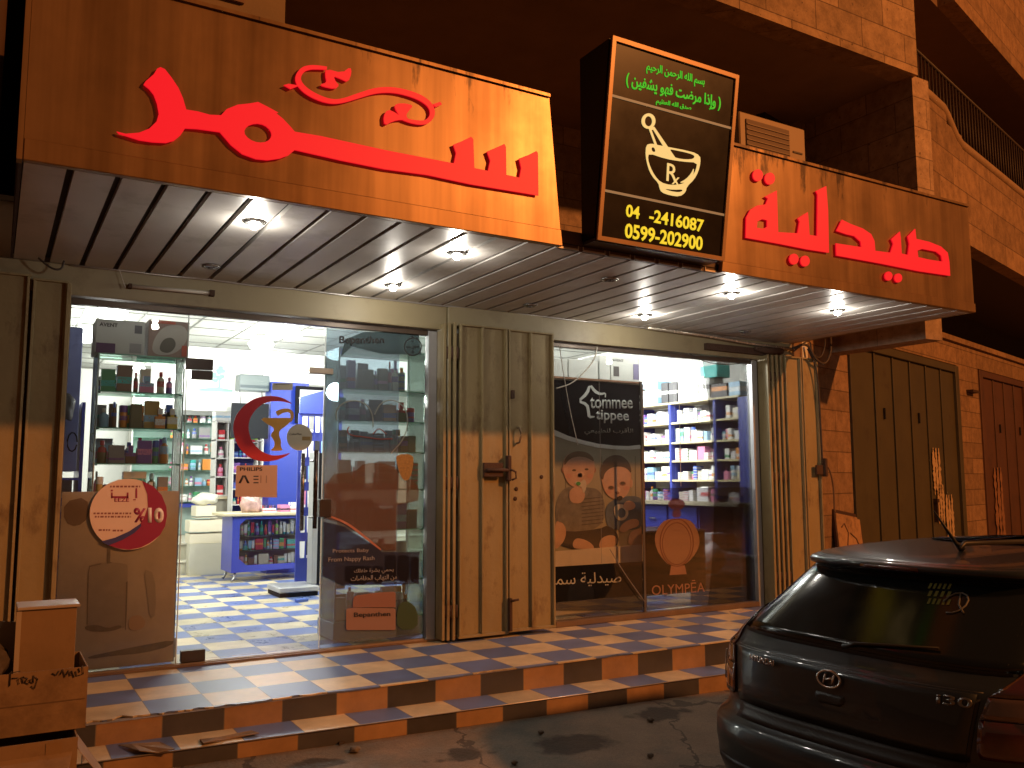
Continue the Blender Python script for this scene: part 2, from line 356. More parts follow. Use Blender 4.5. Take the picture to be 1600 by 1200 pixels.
# road sheet, fine near the steps
b = MB(); xs = [-80, -40, -20, -10]+[-6+.3*i for i in range(60)]+[14, 20, 40, 80]; ys = [-80, -40, -20, -12]+[-9+.25*i for i in range(35)]+[-.262, .3, 3, 12, 60]
def rn(x, y): return .008*sin(x*2.1+y*1.7)*cos(y*2.9-x)+.004*sin(x*7+y*5)
g = [[b.bm.verts.new((x, y, roadz(x, y)+(rn(x, y) if -6 < x < 12 and -9 < y < -.6 else 0)-(.0 if y < 0 else .3))) for y in ys] for x in xs]
for i in range(len(xs)-1):
    for j in range(len(ys)-1): b.bm.faces.new([g[i][j], g[i+1][j], g[i+1][j+1], g[i][j+1]])
ROAD = mat('road_dirt', (.25, .18, .125), .75, 0, .30, 3.5, .8, 45, dirt=(.10, .105, .09), dscale=.7, damt=.45)
def road_detail(m):
    N, L = ns(m); bs = N['Principled BSDF']; src = bs.inputs['Base Color'].links[0].from_socket
    g = N.new('ShaderNodeNewGeometry')
    def mth(op, a, b_=None):
        n = N.new('ShaderNodeMath'); n.operation = op
        for i, v in enumerate((a, b_)):
            if v is None: continue
            if isinstance(v, (int, float)): n.inputs[i].default_value = v
            else: L.new(v, n.inputs[i])
        return n.outputs[0]
    nz = N.new('ShaderNodeTexNoise'); nz.inputs['Scale'].default_value = 6; nz.inputs['Detail'].default_value = 6; L.new(g.outputs['Position'], nz.inputs['Vector'])
    vm = N.new('ShaderNodeVectorMath'); vm.operation = 'MULTIPLY_ADD'; L.new(nz.outputs['Color'], vm.inputs[0]); vm.inputs[1].default_value = (.35, .35, 0); L.new(g.outputs['Position'], vm.inputs[2])
    vo = N.new('ShaderNodeTexVoronoi'); vo.feature = 'DISTANCE_TO_EDGE'; vo.inputs['Scale'].default_value = .9; L.new(vm.outputs[0], vo.inputs['Vector'])
    crack = mth('LESS_THAN', vo.outputs['Distance'], .010)
    gr = N.new('ShaderNodeTexNoise'); gr.inputs['Scale'].default_value = 160; gr.inputs['Detail'].default_value = 2; L.new(g.outputs['Position'], gr.inputs['Vector'])
    grain = mth('ADD', mth('MULTIPLY', gr.outputs['Fac'], 1.1), .45)
    stain = None
    for (cx, cy, r, k) in ((1.50, -.64, .17, 1.9), (3.05, -.52, .25, 2.6), (2.2, -.75, .3, 2.2), (.7, -.50, .2, 3)):
        d = N.new('ShaderNodeVectorMath'); d.operation = 'SUBTRACT'; L.new(g.outputs['Position'], d.inputs[0]); d.inputs[1].default_value = (cx, cy, .05)
        s2 = N.new('ShaderNodeVectorMath'); s2.operation = 'MULTIPLY'; L.new(d.outputs[0], s2.inputs[0]); s2.inputs[1].default_value = (1, k, 0)
        ln = N.new('ShaderNodeVectorMath'); ln.operation = 'LENGTH'; L.new(s2.outputs[0], ln.inputs[0])
        v = N.new('ShaderNodeMapRange'); L.new(mth('ADD', ln.outputs['Value'], mth('MULTIPLY', mth('SUBTRACT', nz.outputs['Fac'], .5), .5)), v.inputs[0]); v.inputs[1].default_value = r*.8; v.inputs[2].default_value = r*1.15; v.inputs[3].default_value = .72; v.inputs[4].default_value = 0
        stain = v.outputs[0] if stain is None else mth('MAXIMUM', stain, v.outputs[0])
    dark = mth('MULTIPLY', grain, mth('SUBTRACT', 1, mth('MAXIMUM', mth('MULTIPLY', crack, .6), stain)))
    cc = N.new('ShaderNodeCombineColor'); [L.new(dark, cc.inputs[i]) for i in range(3)]
    mx = N.new('ShaderNodeMix'); mx.data_type = 'RGBA'; mx.blend_type = 'MULTIPLY'; mx.inputs[0].default_value = 1; L.new(src, mx.inputs[6]); L.new(cc.outputs[0], mx.inputs[7]); L.new(mx.outputs[2], bs.inputs['Base Color'])
road_detail(ROAD)
b.build('road', ROAD, kind='structure', smooth=True)

def h1(x): return .125+.012*x
def h2(x): return .072+.009*x
XL, XR = -2.4, 7.4
# upper platform and lower step with chipped nosings
def jag(x, amp):
    v = 0
    for c, wd, a in ((.05, .5, 1), (.75, .28, .8), (2.05, .22, .7), (-.25, .2, .9), (3.1, .08, .5)):
        d = abs(x-c)/wd
        if d < 1: v += a*(1-d*d)
    return v*amp*(.5+.5*abs(sin(x*23)+.5*sin(x*57)))
b = MB(); n = 400
for i in range(n):
    x0 = XL+(XR-XL)*i/n; x1 = XL+(XR-XL)*(i+1)/n
    j0, j1 = .012-jag(x0, .05)-.003*abs(sin(x0*61)*sin(x0*23)), .012-jag(x1, .05)-.003*abs(sin(x1*61)*sin(x1*23))
    b.quad((x0, -j0, .31), (x1, -j1, .31), (x1, 1.30, .31), (x0, 1.30, .31))
    b.quad((x0, -j0, .31), (x1, -j1, .31), (x1, -j1, .302), (x0, -j0, .302))
b.build('pavement', TILE, kind='structure')
b = MB(); n = 60
b2 = MB(); b3 = MB(); b4 = MB()
for i in range(n):
    x0 = XL+(XR-XL)*i/n; x1 = XL+(XR-XL)*(i+1)/n
    b.quad((x0, 0, .300), (x1, 0, .300), (x1, 0, .31-h1(x1)-.01), (x0, 0, .31-h1(x0)-.01))
    b2.quad((x0, 0, .31-h1(x0)), (x1, 0, .31-h1(x1)), (x1, -.277, .31-h1(x1)), (x0, -.277, .31-h1(x0)))
    b3.quad((x0, -.27, .31-h1(x0)-.004), (x1, -.27, .31-h1(x1)-.004), (x1, -.27, -.2), (x0, -.27, -.2))
    b4.quad((x0, .06, .301), (x1, .06, .301), (x1, -.004, .301), (x0, -.004, .301))
b.build('pavement', TILEF, kind='structure')
b2.build('pavement', tilemat('tile_step', .05, .03, flip=1), kind='structure')
b3.build('pavement', TILEF2, kind='structure')
b4.build('pavement', mat('mortar', (.22, .17, .13), .9, 0, .4, 30, .8, 60), kind='structure')
# thin metal nosing on the lower step, gleaming
b = MB(); b.tube([(XL, -.279, .31-h1(XL)-.001), (7.3, -.279, .31-h1(7.3)-.001)], .0035, 5); b.build('pavement', mat('nosing_metal', (.5, .45, .4), .3, .6), kind='structure')

# interior floor, walls, ceiling
b = MB(); b.quad((-1.3, 1.30, .312), (6.7, 1.30, .312), (6.7, 11, .312), (-1.3, 11, .312))
b.build('floor', tilemat('tile_inside', TO, .03, ca=(.62, .54, .36), cb=(.13, .19, .42), rough=.2, flip=1), kind='structure')
WHITE = mat('plaster_white', (.74, .74, .70), .7, 0, .06, 2)
b = MB(); b.box(-1.32, -1.30, 1.3, 11, .3, 3.4); b.build('wall_left', WHITE, kind='structure')
b = MB(); b.box(6.7, 6.72, 1.45, 11, .3, 3.4); b.build('wall_right', WHITE, kind='structure')
b = MB(); b.box(-1.3, 6.7, 10.6, 10.65, .3, 3.4); b.build('wall_back', WHITE, kind='structure')
# suspended ceiling with grid
b = MB(); b.box(-1.3, 6.7, 1.22, 10.6, 3.40, 3.43)
b.build('ceiling', mat('ceiling_tile', (.30, .31, .28), .8, 0, .22, 1.2), kind='structure')
b = MB()
for i in range(14): b.box(-1.3+.6*i-.008, -1.3+.6*i+.008, 1.3, 10.6, 3.392, 3.40)
for j in range(16): b.box(-1.3, 6.7, 1.4+.6*j-.008, 1.4+.6*j+.008, 3.3935, 3.40)
b.build('ceiling', mat('grid', (.10, .10, .09), .5), kind='structure')
# bulkhead with painted tree, raised back area
b = MB(); b.box(.9, 2.35, 7.15, 7.3, 2.52, 3.392); b.build('wall_bulkhead', mat('bulkhead_paint', (.82, .84, .80), .6, 0, .03), kind='structure')
b = MB(); BEIGE = mat('step_beige', (.55, .53, .42), .5, 0, .1, 4)
b.box(-1.3, 6.7, 7.33, 11, .313, .47); b.box(-1.3, 6.7, 7.6, 11, .472, .69); b.build('floor', BEIGE, kind='structure')
b = MB(); b.box(-1.3, 6.7, 7.31, 7.62, .472, .492); b.box(-1.3, 6.7, 7.57, 7.9, .692, .712)
b.build('floor', mat('step_light', (.72, .71, .60), .4, 0, .05), kind='structure')

# ================================================================== SHOP BUILDING
STONE = stonemat('stone_blocks'); STONED = stonemat('stone_dark', (.40, .28, .19), .7, .33, .5, (.20, .14, .10))
PLASTER = mat('plaster_stained', (.26, .19, .12), .8, 0, .2, 3, .3, 20)
HEAD = mat('header_paint', (.30, .245, .14), .5, 0, .12, 3, .1, 8, dirt=(.20, .15, .08), dscale=2.2, damt=.38)
bld = thing('stone_building', 'stone clad building over the shop with deep balcony overhang', 'building', (3, 1.2, .31))
b = MB(); b.box(.62, 7.27, 3.2, 3.4, 3.45, 5.86); b.build('back_wall', STONED, bld)
b = MB(); b.box(7.27, 7.55, .21, 3.6, 3.0, 5.818); b.build('side_wall', STONED, bld)
b = MB(); b.box(-.80, .62, .2, 3.4, 3.45, 9); b.build('front_bay', PLASTER, bld)
b = MB(); b.box(.625, 7.29, .2, 3.6, 5.82, 5.9); b.build('balcony_underside', mat('underside', (.30, .21, .15), .9, 0, .25, 2), bld)
b = MB(); b.box(.625, 7.30, .16, .4, 5.803, 9); b.build('balcony_wall', stonemat('stone_light', (.34, .23, .14), .68, .31, .5, (.14, .09, .055)), bld)
b = MB(); b.box(.90, 1.7, 3.10, 3.19, 3.6, 5.6); b.build('doorway', mat('black_void', (.012, .01, .01), .6), bld)
p0, p1 = onY(318, -40, .2), onY(380, 8, .2)
wn = MB().box(p0.x, p1.x, .17, .199, p1.z, p1.z+1.1).build('window', mat('win_frame', (.20, .11, .07), .5), bld)
MB().box(p0.x+.05, p1.x-.05, .15, .168, p1.z+.05, p1.z+1.05).build('pane', mat('dark_pane', (.02, .015, .015), .15), wn)
# header beam above doors, pier behind the folded shutter
b = MB(); b.box(-1.5, 2.28, 1.14, 1.24, 2.80, 3.0); b.box(2.285, 3.20, 1.12, 1.24, 2.84, 3.0); b.box(3.205, 6.35, 1.14, 1.24, 2.80, 3.0)
b.build('door_header', HEAD, bld, bevel=.004)
b = MB(); b.box(2.24, 3.38, 1.24, 1.4, .31, 2.80); b.build('pier', PLASTER, bld)
MB().box(-3.2, -.50, 1.21, 1.42, .31, 3.0).build('wall', PLASTER, bld); MB().box(5.873, 6.5, 1.22, 1.30, .31, 2.80).build('wall', PLASTER, bld)
b = MB(); b.box(-2.6, 6.72, 1.25, 1.34, 2.80, 3.44); b.build('lintel', WHITE, bld)
b = MB(); b.box(-2.6, 7.26, 1.36, 3.3, 3.435, 3.448); b.build('roof_slab', PLASTER, bld)
# left dark side of the house next door
nb = thing('neighbour_house', 'dark unlit house side at the left edge behind the downpipe', 'building', (-2.2, .6, .31))
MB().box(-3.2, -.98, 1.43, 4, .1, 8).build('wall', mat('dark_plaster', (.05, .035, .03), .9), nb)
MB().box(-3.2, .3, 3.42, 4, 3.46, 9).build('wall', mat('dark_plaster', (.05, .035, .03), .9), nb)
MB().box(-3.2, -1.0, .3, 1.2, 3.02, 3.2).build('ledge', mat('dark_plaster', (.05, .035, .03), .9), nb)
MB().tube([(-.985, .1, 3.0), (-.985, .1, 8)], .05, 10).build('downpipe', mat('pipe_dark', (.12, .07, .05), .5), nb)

# ================================================================== ANGLED NEIGHBOUR (15 degrees)
AN = radians(15)
ang = thing('stone_building', 'stone neighbour house angled away on the right with stepped terrace parapet', 'building', (6.45, 1.2, 0), AN)
def L(name, m, pts_boxes, bevel=0, parent=ang):
    b = MB()
    for q in pts_boxes: b.box(*q)
    return b.build(name, m, parent, world=False, bevel=bevel)
STW = stonemat('stone_warm', (.28, .175, .10), .95, .235, .5, (.13, .08, .045))
STP = stonemat('stone_parapet', (.28, .175, .10), .95, .35, .5, (.13, .08, .045))
# local frame: x along the wall, -y to the street
L('wall', STW, [(.0, 1.34, 0, .35, -.3, 3.60), (5.2, 6.2, 0, .35, -.3, 3.60), (8.8, 16, 0, .35, -.3, 3.60), (1.34, 5.2, 0, .35, 3.26, 3.60), (6.2, 8.8, 0, .35, 3.30, 3.60)])
L('cornice', STW, [(-.02, 16, -.05, .3, 3.602, 3.68)])
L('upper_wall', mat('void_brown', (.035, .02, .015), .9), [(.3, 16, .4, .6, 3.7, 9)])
# terrace: parapet plane starts at (7.28,.2) => offset in local frame
def toL(x, y): dx, dy = x-6.45, y-1.2; return dx*cos(AN)+dy*sin(AN), -dx*sin(AN)+dy*cos(AN)
kx, ky = toL(7.28, .2)
L('terrace_parapet', STP, [(kx+.27, kx+.99, ky, ky+.18, 4.10, 5.70), (kx+.99, kx+1.5, ky, ky+.18, 4.10, 5.58), (kx+1.5, 16, ky, ky+.18, 4.28, 5.42)])
L('terrace_slab', mat('slab_dark', (.06, .04, .03), .9), [(kx+1.5, 16, ky+.18, .4, 4.28, 4.4)])
b = MB(); b.tube([(kx+.1, ky+.04, 5.76), (kx+.5, ky+.03, 5.76), (kx+.93, ky+.03, 5.75), (kx+1.05, ky+.03, 5.70), (kx+1.32, ky+.03, 5.53), (kx+1.5, ky+.03, 5.48), (16, ky+.03, 5.48)], .06, 10)
b.build('coping', mat('coping_stone', (.30, .20, .12), .8, 0, .2, 8, .4), ang, world=False)
b = MB()
for i in range(70): b.tube([(kx+.45+i*.115, ky+.10, 5.45), (kx+.45+i*.115, ky+.10, 6.28)], .009, 5)
b.tube([(kx+.3, ky+.10, 6.28), (16, ky+.10, 6.28)], .022, 6); b.tube([(kx+.3, ky+.10, 5.60), (16, ky+.10, 5.60)], .014, 6)
b.build('railing', mat('rail_iron', (.035, .022, .018), .6), ang, world=False)
L('upper_balcony', stonemat('stone_up', (.27, .165, .09), .8, .34, .5, (.12, .075, .045)), [(kx+1.55, 16, ky, ky+.2, 7.28, 9.6)])
L('upper_soffit', mat('slab_brown', (.17, .10, .06), .9), [(kx+.3, 16, ky+.2, .4, 7.28, 7.4)])
L('terrace_wall', STONED, [(kx+.3, 4.2, .2, .39, 4.41, 7.27)])
L('terrace_opening', mat('black_void', (.012, .01, .01), .6), [(2.6, 3.6, .14, .195, 5.2, 6.4)])
# green metal doors
GREEN = mat('door_green', (.078, .066, .034), .45, 0, .22, 1.6, .12, 14, dirt=(.05, .035, .02), dscale=3.5, damt=.36)
gd = thing('metal_door', 'tall olive green metal garage door with torn white paper stains', 'door', (6.45+3.2*cos(AN), 1.2+3.2*sin(AN), .0), AN)
def door(th, x0, x1, zt, m, nl, torn, seed):
    rnd = random.Random(seed); X = lambda v: v-3.2
    b = MB(); b.box(X(x0), X(x0)+.16, -.03, .06, 0, zt); b.box(X(x1)-.14, X(x1), -.03, .06, 0, zt); b.box(X(x0)+.16, X(x1)-.14, -.03, .06, zt-.1, zt); b.build('frame', m, th, world=False, bevel=.004)
    wl = (x1-x0-.30)/nl
    for i in range(nl):
        a = X(x0)+.16+i*wl
        lf = MB().box(a+.006, a+wl-.006, .012, .04, .04, zt-.104).box(a+.006, a+.04, -.006, .0118, .04, zt-.104).build('leaf', m, th, world=False, bevel=.003)
        if i in (1, 3): MB().box(a+wl*.45, a+wl*.45+.03, -.012, .008, 2.32, 2.46).build('vent_slot', mat('black_void', (0, 0, 0)), lf, world=False)
    b = MB()
    for (cx, z0, z1, wd) in torn:
        # ragged streaks of old paper, upright
        n = 26
        for k in range(3):
            c = X(cx)+(k-1)*wd*.36; L_, R_ = [], []
            for i in range(n+1):
                t = i/n; z = z0+(z1-z0)*t
                hw = wd*.15*(.45+.9*rnd.random())*(1-abs(2*t-1)**4*.7)
                L_.append((c-hw+.012*rnd.uniform(-1, 1), .004, z)); R_.append((c+hw+.012*rnd.uniform(-1, 1), .004, z))
            for i in range(n): b.quad(L_[i], R_[i], R_[i+1], L_[i+1])
    return b
TORN = mat('torn_paper', (.52, .37, .22), .9, 0, .35, 14)
b = door(gd, 1.35, 5.2, 3.24, GREEN, 6, [(4.12, 1.35, 2.0, .3), (4.22, .95, 1.5, .26), (4.55, .5, 1.35, .3)], 3)
for v in b.bm.verts: v.co.y = -.008
r = bmesh.ops.extrude_face_region(b.bm, geom=list(b.bm.faces)); bmesh.ops.translate(b.bm, verts=[e for e in r['geom'] if isinstance(e, bmesh.types.BMVert)], vec=(0, .0025, 0))
b.build('torn_paper', TORN, gd, world=False)
b = MB(); b.box(.72, .80, -.06, .011, 1.25, 1.30); b.box(.74, .78, -.05, .011, .98, 1.3); b.build('hasp', mat('rust', (.05, .025, .015), .8), gd, world=False)
gd2 = thing('metal_door', 'dark red-brown metal door with scraped paint at the far right', 'door', (6.45+6.2*cos(AN)+3.2*cos(AN)-3.2*cos(AN), 1.2+6.2*sin(AN), .0), AN)
RED = mat('door_red', (.11, .05, .028), .5, 0, .2, 2, .1, 10, dirt=(.06, .03, .02), dscale=3, damt=.4)
b = door(gd2, 3.2, 5.8, 3.28, RED, 4, [(3.9, .45, 1.75, .45)], 5)
for v in b.bm.verts: v.co.y = -.008
r = bmesh.ops.extrude_face_region(b.bm, geom=list(b.bm.faces)); bmesh.ops.translate(b.bm, verts=[e for e in r['geom'] if isinstance(e, bmesh.types.BMVert)], vec=(0, .0025, 0))
b.build('scraped_paint', mat('scrape', (.28, .14, .08), .9, 0, .4, 14), gd2, world=False)
# leaning signboard and small bracket on the wall
sb = thing('signboard', 'small framed board with faded marks leaning on the stone wall behind the car', 'sign', (6.45+.75*cos(AN)+.14*sin(AN), 1.2+.75*sin(AN)-.14*cos(AN), 0), AN)
MB().box(-.14, .56, -.05, -.02, .25, 1.24, ry=.0, rx=.0).build('frame', mat('sign_frame', (.06, .03, .02), .5), sb, world=False)
MB().box(-.11, .53, -.055, -.0502, .3, 1.20).build('panel', mat('sign_panel', (.42, .25, .13), .6, 0, .3, 6, dirt=(.12, .07, .04), dscale=5, damt=.42), sb, world=False)
b = MB()
for q in ([(.0, 1.05), (.08, 1.10), (.16, 1.0), (.10, .85), (.18, .75)], [(.22, 1.0), (.36, .95), (.46, .80)], [(.05, .70), (.20, .62), (.40, .60)], [(.25, .85), (.35, .70)]): b.tube([(x, -.057, z) for x, z in q], .009, 5)
b.build('faded_marks', mat('sign_marks', (.14, .08, .05), .8), sb, world=False)
sb.rotation_euler = (radians(-8), radians(7), AN)
br = thing('wall_bracket', 'short dark iron bracket sticking out right of the green door', 'bracket', (6.45+5.75*cos(AN), 1.2+5.75*sin(AN), 2.9), AN)
MB().box(-.16, .14, -.1, -.001, -.02, .02).build('arm', mat('rust', (.05, .025, .015), .8), br, world=False)

# ================================================================== AWNING
FAS = fasciamat()
aw = thing('shop_awning', 'wide metal shop awning with orange-lit fascia and slatted soffit', 'awning', (2.8, -.8, 3.0))
FY = -.88
def fx(px, py): return onY(px, py, FY)
def panel(pts, y0, y1): return MB().prism([(x, y0, z) for x, z in pts], (0, y1-y0, 0))
panel([(-.83, 3.10), (2.05, 3.10), (1.975, 3.93), (-.83, 3.93)], FY, FY+.03).build('fascia_panel', FAS, aw)
panel([(3.39, 3.075), (6.34, 3.075), (6.33, 3.93), (3.52, 3.93)], FY, FY+.03).build('fascia_panel', FAS, aw)
panel([(-.83, 3.0), (2.06, 3.0), (2.05, 3.102), (-.83, 3.102)], FY-.012, FY+.03).build('fascia_trim', FAS, aw, bevel=.004)
panel([(3.38, 3.0), (6.345, 3.0), (6.345, 3.077), (3.39, 3.077)], FY-.010, FY+.03).build('fascia_trim', FAS, aw, bevel=.004)
panel([(-.855, 3.0), (-.832, 3.0), (-.832, 3.95), (-.855, 3.95)], FY-.014, FY+.05).build('fascia_trim', FAS, aw)
panel([(-.83, 3.932), (1.975, 3.932), (1.973, 3.952), (-.83, 3.952)], FY-.016, FY+.05).build('top_trim', FAS, aw)
panel([(3.52, 3.932), (6.33, 3.932), (6.33, 3.952), (3.52, 3.952)], FY-.016, FY+.05).build('top_trim', FAS, aw)
MB().box(6.32, 6.345, FY+.032, 1.13, 3.0, 3.93).build('side_panel', FAS, aw)
MB().box(-.845, -.83, FY+.052, 1.13, 3.0, 3.93).build('side_panel', mat('side_shaded', (.035, .022, .016), .8), aw)  # left panel coloured dark to carry the shade on that side
MB().box(-.83, 6.32, FY+.2, 1.13, 3.10, 3.12).build('top_plate', mat('galvanised_dark', (.06, .05, .045), .7), aw)  # unseen cover added so the awning shades the space behind
# gap behind the lightbox: dark frame
MB().box(2.06, 3.38, FY+.04, FY+.06, 3.0, 3.12).build('back_rail', mat('rail_brown', (.10, .06, .04), .6), aw)
# soffit slats
SOF = mat('soffit_aluminium', (.52, .485, .45), .42, .3, .14, 3, .12, 3, spec=.5, dirt=(.32, .29, .25), dscale=2.0, damt=.40)
b = MB(); x = -.825; i = 0
while x < 6.31:
    x1 = min(x+.172, 6.318); b.box(x, x1, FY+.032, 1.138, 3.0, 3.012)
    b.box(x, x+.004, FY+.032, 1.138, 3.012, 3.03); b.box(x1-.004, x1, FY+.032, 1.138, 3.012, 3.03)
    x += .2046; i += 1
b.build('soffit', SOF, aw)
MB().box(-.829, 6.318, FY+.035, 1.135, 3.031, 3.036).build('soffit_back', mat('slot_dark', (.02, .017, .015), .9), aw)
b = MB(); b.tube([(-.5+i*.3, 1.128+.006*sin(i*1.9), 2.996+.004*sin(i*2.7)) for i in range(23)], .008, 5); b.build('edge_strip', mat('strip_metal', (.42, .40, .37), .3, .5), aw)
# red letters
RED_E = emis('letter_red', (.85, .005, .018), .92)
S1 = lambda p: (p[0]*.35, p[1]*.35); S2 = lambda p: (400+p[0]/3, p[1]/3); S4 = lambda p: (1130+p[0]*.4333, p[1]*.4333)
LY = FY-.013
fl = lambda p: onY(p[0], p[1], LY)
seen = [S1(p) for p in [(520, 590), (560, 600), (620, 595), (665, 577), (698, 545), (708, 510), (700, 465), (685, 425), (665, 400), (640, 380), (650, 365), (685, 335), (700, 310), (715, 303), (735, 312), (765, 350), (795, 395), (815, 440), (830, 492), (880, 500), (935, 515), (985, 517), (1010, 490), (1060, 470), (1110, 465), (1150, 458), (1190, 478), (1240, 505)]]
seen += [S2(p) for p in [(90, 532), (125, 560), (155, 592), (180, 620), (300, 640), (600, 705), (925, 768), (935, 720), (922, 680), (960, 665), (1005, 643), (1015, 655), (1020, 790), (1085, 803), (1095, 755), (1080, 712), (1120, 695), (1160, 677), (1168, 690), (1170, 822), (1232, 835), (1240, 790), (1230, 745), (1270, 730), (1310, 710), (1318, 720), (1320, 918), (1000, 865), (800, 822), (600, 795), (400, 755), (180, 705), (150, 730), (110, 745), (60, 752)]]
seen += [S1(p) for p in [(1190, 717), (1140, 712), (1080, 690), (1030, 650), (1000, 615), (980, 592), (930, 585), (880, 578), (825, 575), (805, 605), (775, 630), (740, 640), (680, 637), (620, 628), (570, 612), (530, 600)]]
hole = smoothloop([S1(p) for p in [(1085, 595), (1100, 565), (1140, 552), (1180, 560), (1207, 585), (1212, 612), (1190, 636), (1150, 640), (1110, 625)]], 1)
place_flat('lettering', [seen, hole], RED_E, aw, fl, .010, (0, -1, 0))
def stroke(pts):
    Lf, Rt = [], []
    for i, (x, y, wd) in enumerate(pts):
        a = pts[max(0, i-1)]; c = pts[min(len(pts)-1, i+1)]; dx, dy = c[0]-a[0], c[1]-a[1]; n = math.hypot(dx, dy) or 1
        Lf.append((x-dy/n*wd/2, y+dx/n*wd/2)); Rt.append((x+dy/n*wd/2, y-dx/n*wd/2))
    return Lf+Rt[::-1]
def dens(pts, it=2):
    for _ in range(it):
        q = [pts[0]]
        for a, c in zip(pts, pts[1:]): q += [tuple(a[k]*.75+c[k]*.25 for k in range(3)), tuple(a[k]*.25+c[k]*.75 for k in range(3))]
        pts = q+[pts[-1]]
    return pts
orn = [stroke(dens([(330, 322, 14), (290, 318, 18), (250, 317, 20), (212, 330, 24), (190, 372, 26), (215, 415, 26), (270, 452, 26), (340, 478, 22), (400, 477, 20), (480, 450, 24), (560, 425, 26), (640, 422, 26), (720, 440, 26), (780, 465, 26), (820, 500, 24), (827, 545, 22), (795, 578, 20), (740, 575, 18), (690, 560, 14)])),
       smoothloop([(325, 325), (400, 345), (440, 316), (446, 345), (430, 388), (395, 372), (360, 358), (372, 388), (388, 402), (370, 420), (310, 408), (298, 398), (330, 390), (322, 355)], 1),
       smoothloop([(600, 592), (595, 545), (615, 515), (650, 530), (672, 548), (645, 505), (655, 488), (700, 487), (735, 498), (715, 520), (698, 545), (722, 572), (680, 562), (640, 570)], 1),
       [(128, 402), (150, 396), (200, 404), (160, 420)], [(825, 492), (860, 480), (868, 492), (840, 505)]]
for i, lp in enumerate(orn): place_flat('ornament', [[S2(p) for p in lp]], RED_E, aw, lambda p, k=i: onY(p[0], p[1], LY+.0), .009+.0006*i, (0, -1, 0))
A_ = [(78, 858), (80, 785), (95, 757), (120, 742), (150, 738), (158, 717), (148, 710), (190, 688), (192, 740), (195, 838), (265, 842), (272, 800), (266, 788), (302, 766), (305, 800), (308, 848), (335, 852), (337, 702), (331, 690), (368, 672), (375, 760), (378, 912), (300, 900), (200, 880)]
Ah = [(118, 822), (120, 800), (138, 791), (155, 795), (155, 819), (140, 826)]
B_ = [(405, 833), (425, 793), (455, 808), (500, 825), (530, 845), (542, 870), (545, 905), (600, 912), (610, 880), (603, 863), (634, 836), (637, 860), (640, 915), (663, 920), (668, 880), (662, 853), (689, 826), (693, 862), (740, 873), (782, 890), (806, 912), (812, 945), (815, 995), (700, 978), (560, 950), (405, 922), (403, 878), (495, 892), (492, 872), (470, 852), (440, 845)]
Bh = [(697, 905), (715, 898), (765, 908), (783, 922), (787, 944), (740, 937), (700, 928)]
for lp in ([A_, Ah], [B_, Bh]): place_flat('lettering', [[S4(p) for p in l] for l in lp], RED_E, aw, fl, .010, (0, -1, 0))
for cx, cy, r in ((122, 633, 20), (165, 645, 20), (252, 935, 18), (292, 942, 18), (593, 996, 15), (628, 1003, 15)):
    place_flat('lettering', [[S4(p) for p in circle(cx, cy, r*.92, 22, r*1.08)]], RED_E, aw, fl, .010, (0, -1, 0))

# ================================================================== LIGHTBOX SIGN (leaning out at the top)
sg = thing('lightbox_sign', 'black projecting lightbox sign with green script, mortar emblem and yellow phone numbers', 'sign', (2.75, -.9, 3.03))
BK = mat('sign_black', (.006, .004, .004), .3, 0, .05, spec=.25)
x0, x1 = 2.225, 3.275
fb, ft = Vector((0, -1.0, 3.035)), Vector((0, -1.185, 4.26))
MB().prism([(x0, -.86, 3.06), (x0, -.99, 3.06), (x0, -1.17, 4.255), (x0, -.86, 4.255)], (x1-x0, 0, 0)).build('cabinet', BK, sg)
MB().box(x0+.01, x1-.01, -.985, -.86, 3.035, 3.058).build('base_plate', mat('base_steel', (.10, .10, .11), .3, .7, .3, 9), sg)
UP = (ft-fb); NRM = Vector((0, -UP.z, UP.y)).normalized()
if NRM.y > 0: NRM = -NRM
def sp_(u, v, h=0): return Vector((x0+(x1-x0)*u, 0, 0))+fb+UP*v+NRM*h
def slab(u0, u1, v0, v1, h0, h1):
    return MB().prism([sp_(u0, v0, h0), sp_(u1, v0, h0), sp_(u1, v1, h0), sp_(u0, v1, h0)], NRM*(h1-h0))
slab(.0, 1, 0, 1, 0, .012).build('face', BK, sg)
fm = mat('sign_frame_alu', (.42, .27, .16), .4, .3, .15, 6)
for q in ((0, 1, 0, .022), (0, 1, .978, 1), (0, .026, .022, .978), (.974, 1, .022, .978)): slab(*q, .0125, .026).build('frame', fm, sg)
BAR = emis('bar_warm', (.62, .42, .20), .28)
for v in (.247, .714): slab(.026, .974, v-.006, v+.006, .0125, .017).build('divider', BAR, sg)
def quadmap(zx, zy):          # zoom crop pixel (x3) -> u,v on the face by homography-free ray casting
    px, py = 880+zx/3, 30+zy/3
    d = ray(px, py); O = fb+NRM*.0125; t = (O-CAM).dot(NRM)/d.dot(NRM); p = CAM+d*t
    return p
def sgtext(name, s, m, ll, lr, ul, bold=0):
    O, X_, Y_ = quadmap(*ll), quadmap(*lr), quadmap(*ul)
    X_ = X_-O; Y_ = Y_-O
    return place_text(name, s, m, sg, O, X_, Y_, NRM, bold, .004)
GRN = emis('letter_green', (.08, .62, .03), .75); YEL = emis('letter_yellow', (.85, .62, .03), 1.0); CRM = emis('emblem_cream', (.85, .62, .22), .9)
sgtext('lettering', arabic('بسم الله الرحمن الرحيم'), GRN, (388, 255), (660, 328), (390, 198), .012)
sgtext('lettering', '( '+arabic('وإذا مرضت فهو يشفين')+' )', GRN, (292, 325), (735, 437), (296, 248), .02)
sgtext('lettering', arabic('صدق الله العظيم'), GRN, (433, 403), (597, 437), (436, 370), .01)
sgtext('phone_number', '04', YEL, (292, 925), (355, 938), (296, 866), .02)
sgtext('phone_number', '-2416087', YEL, (402, 950), (655, 1000), (406, 888), .02)
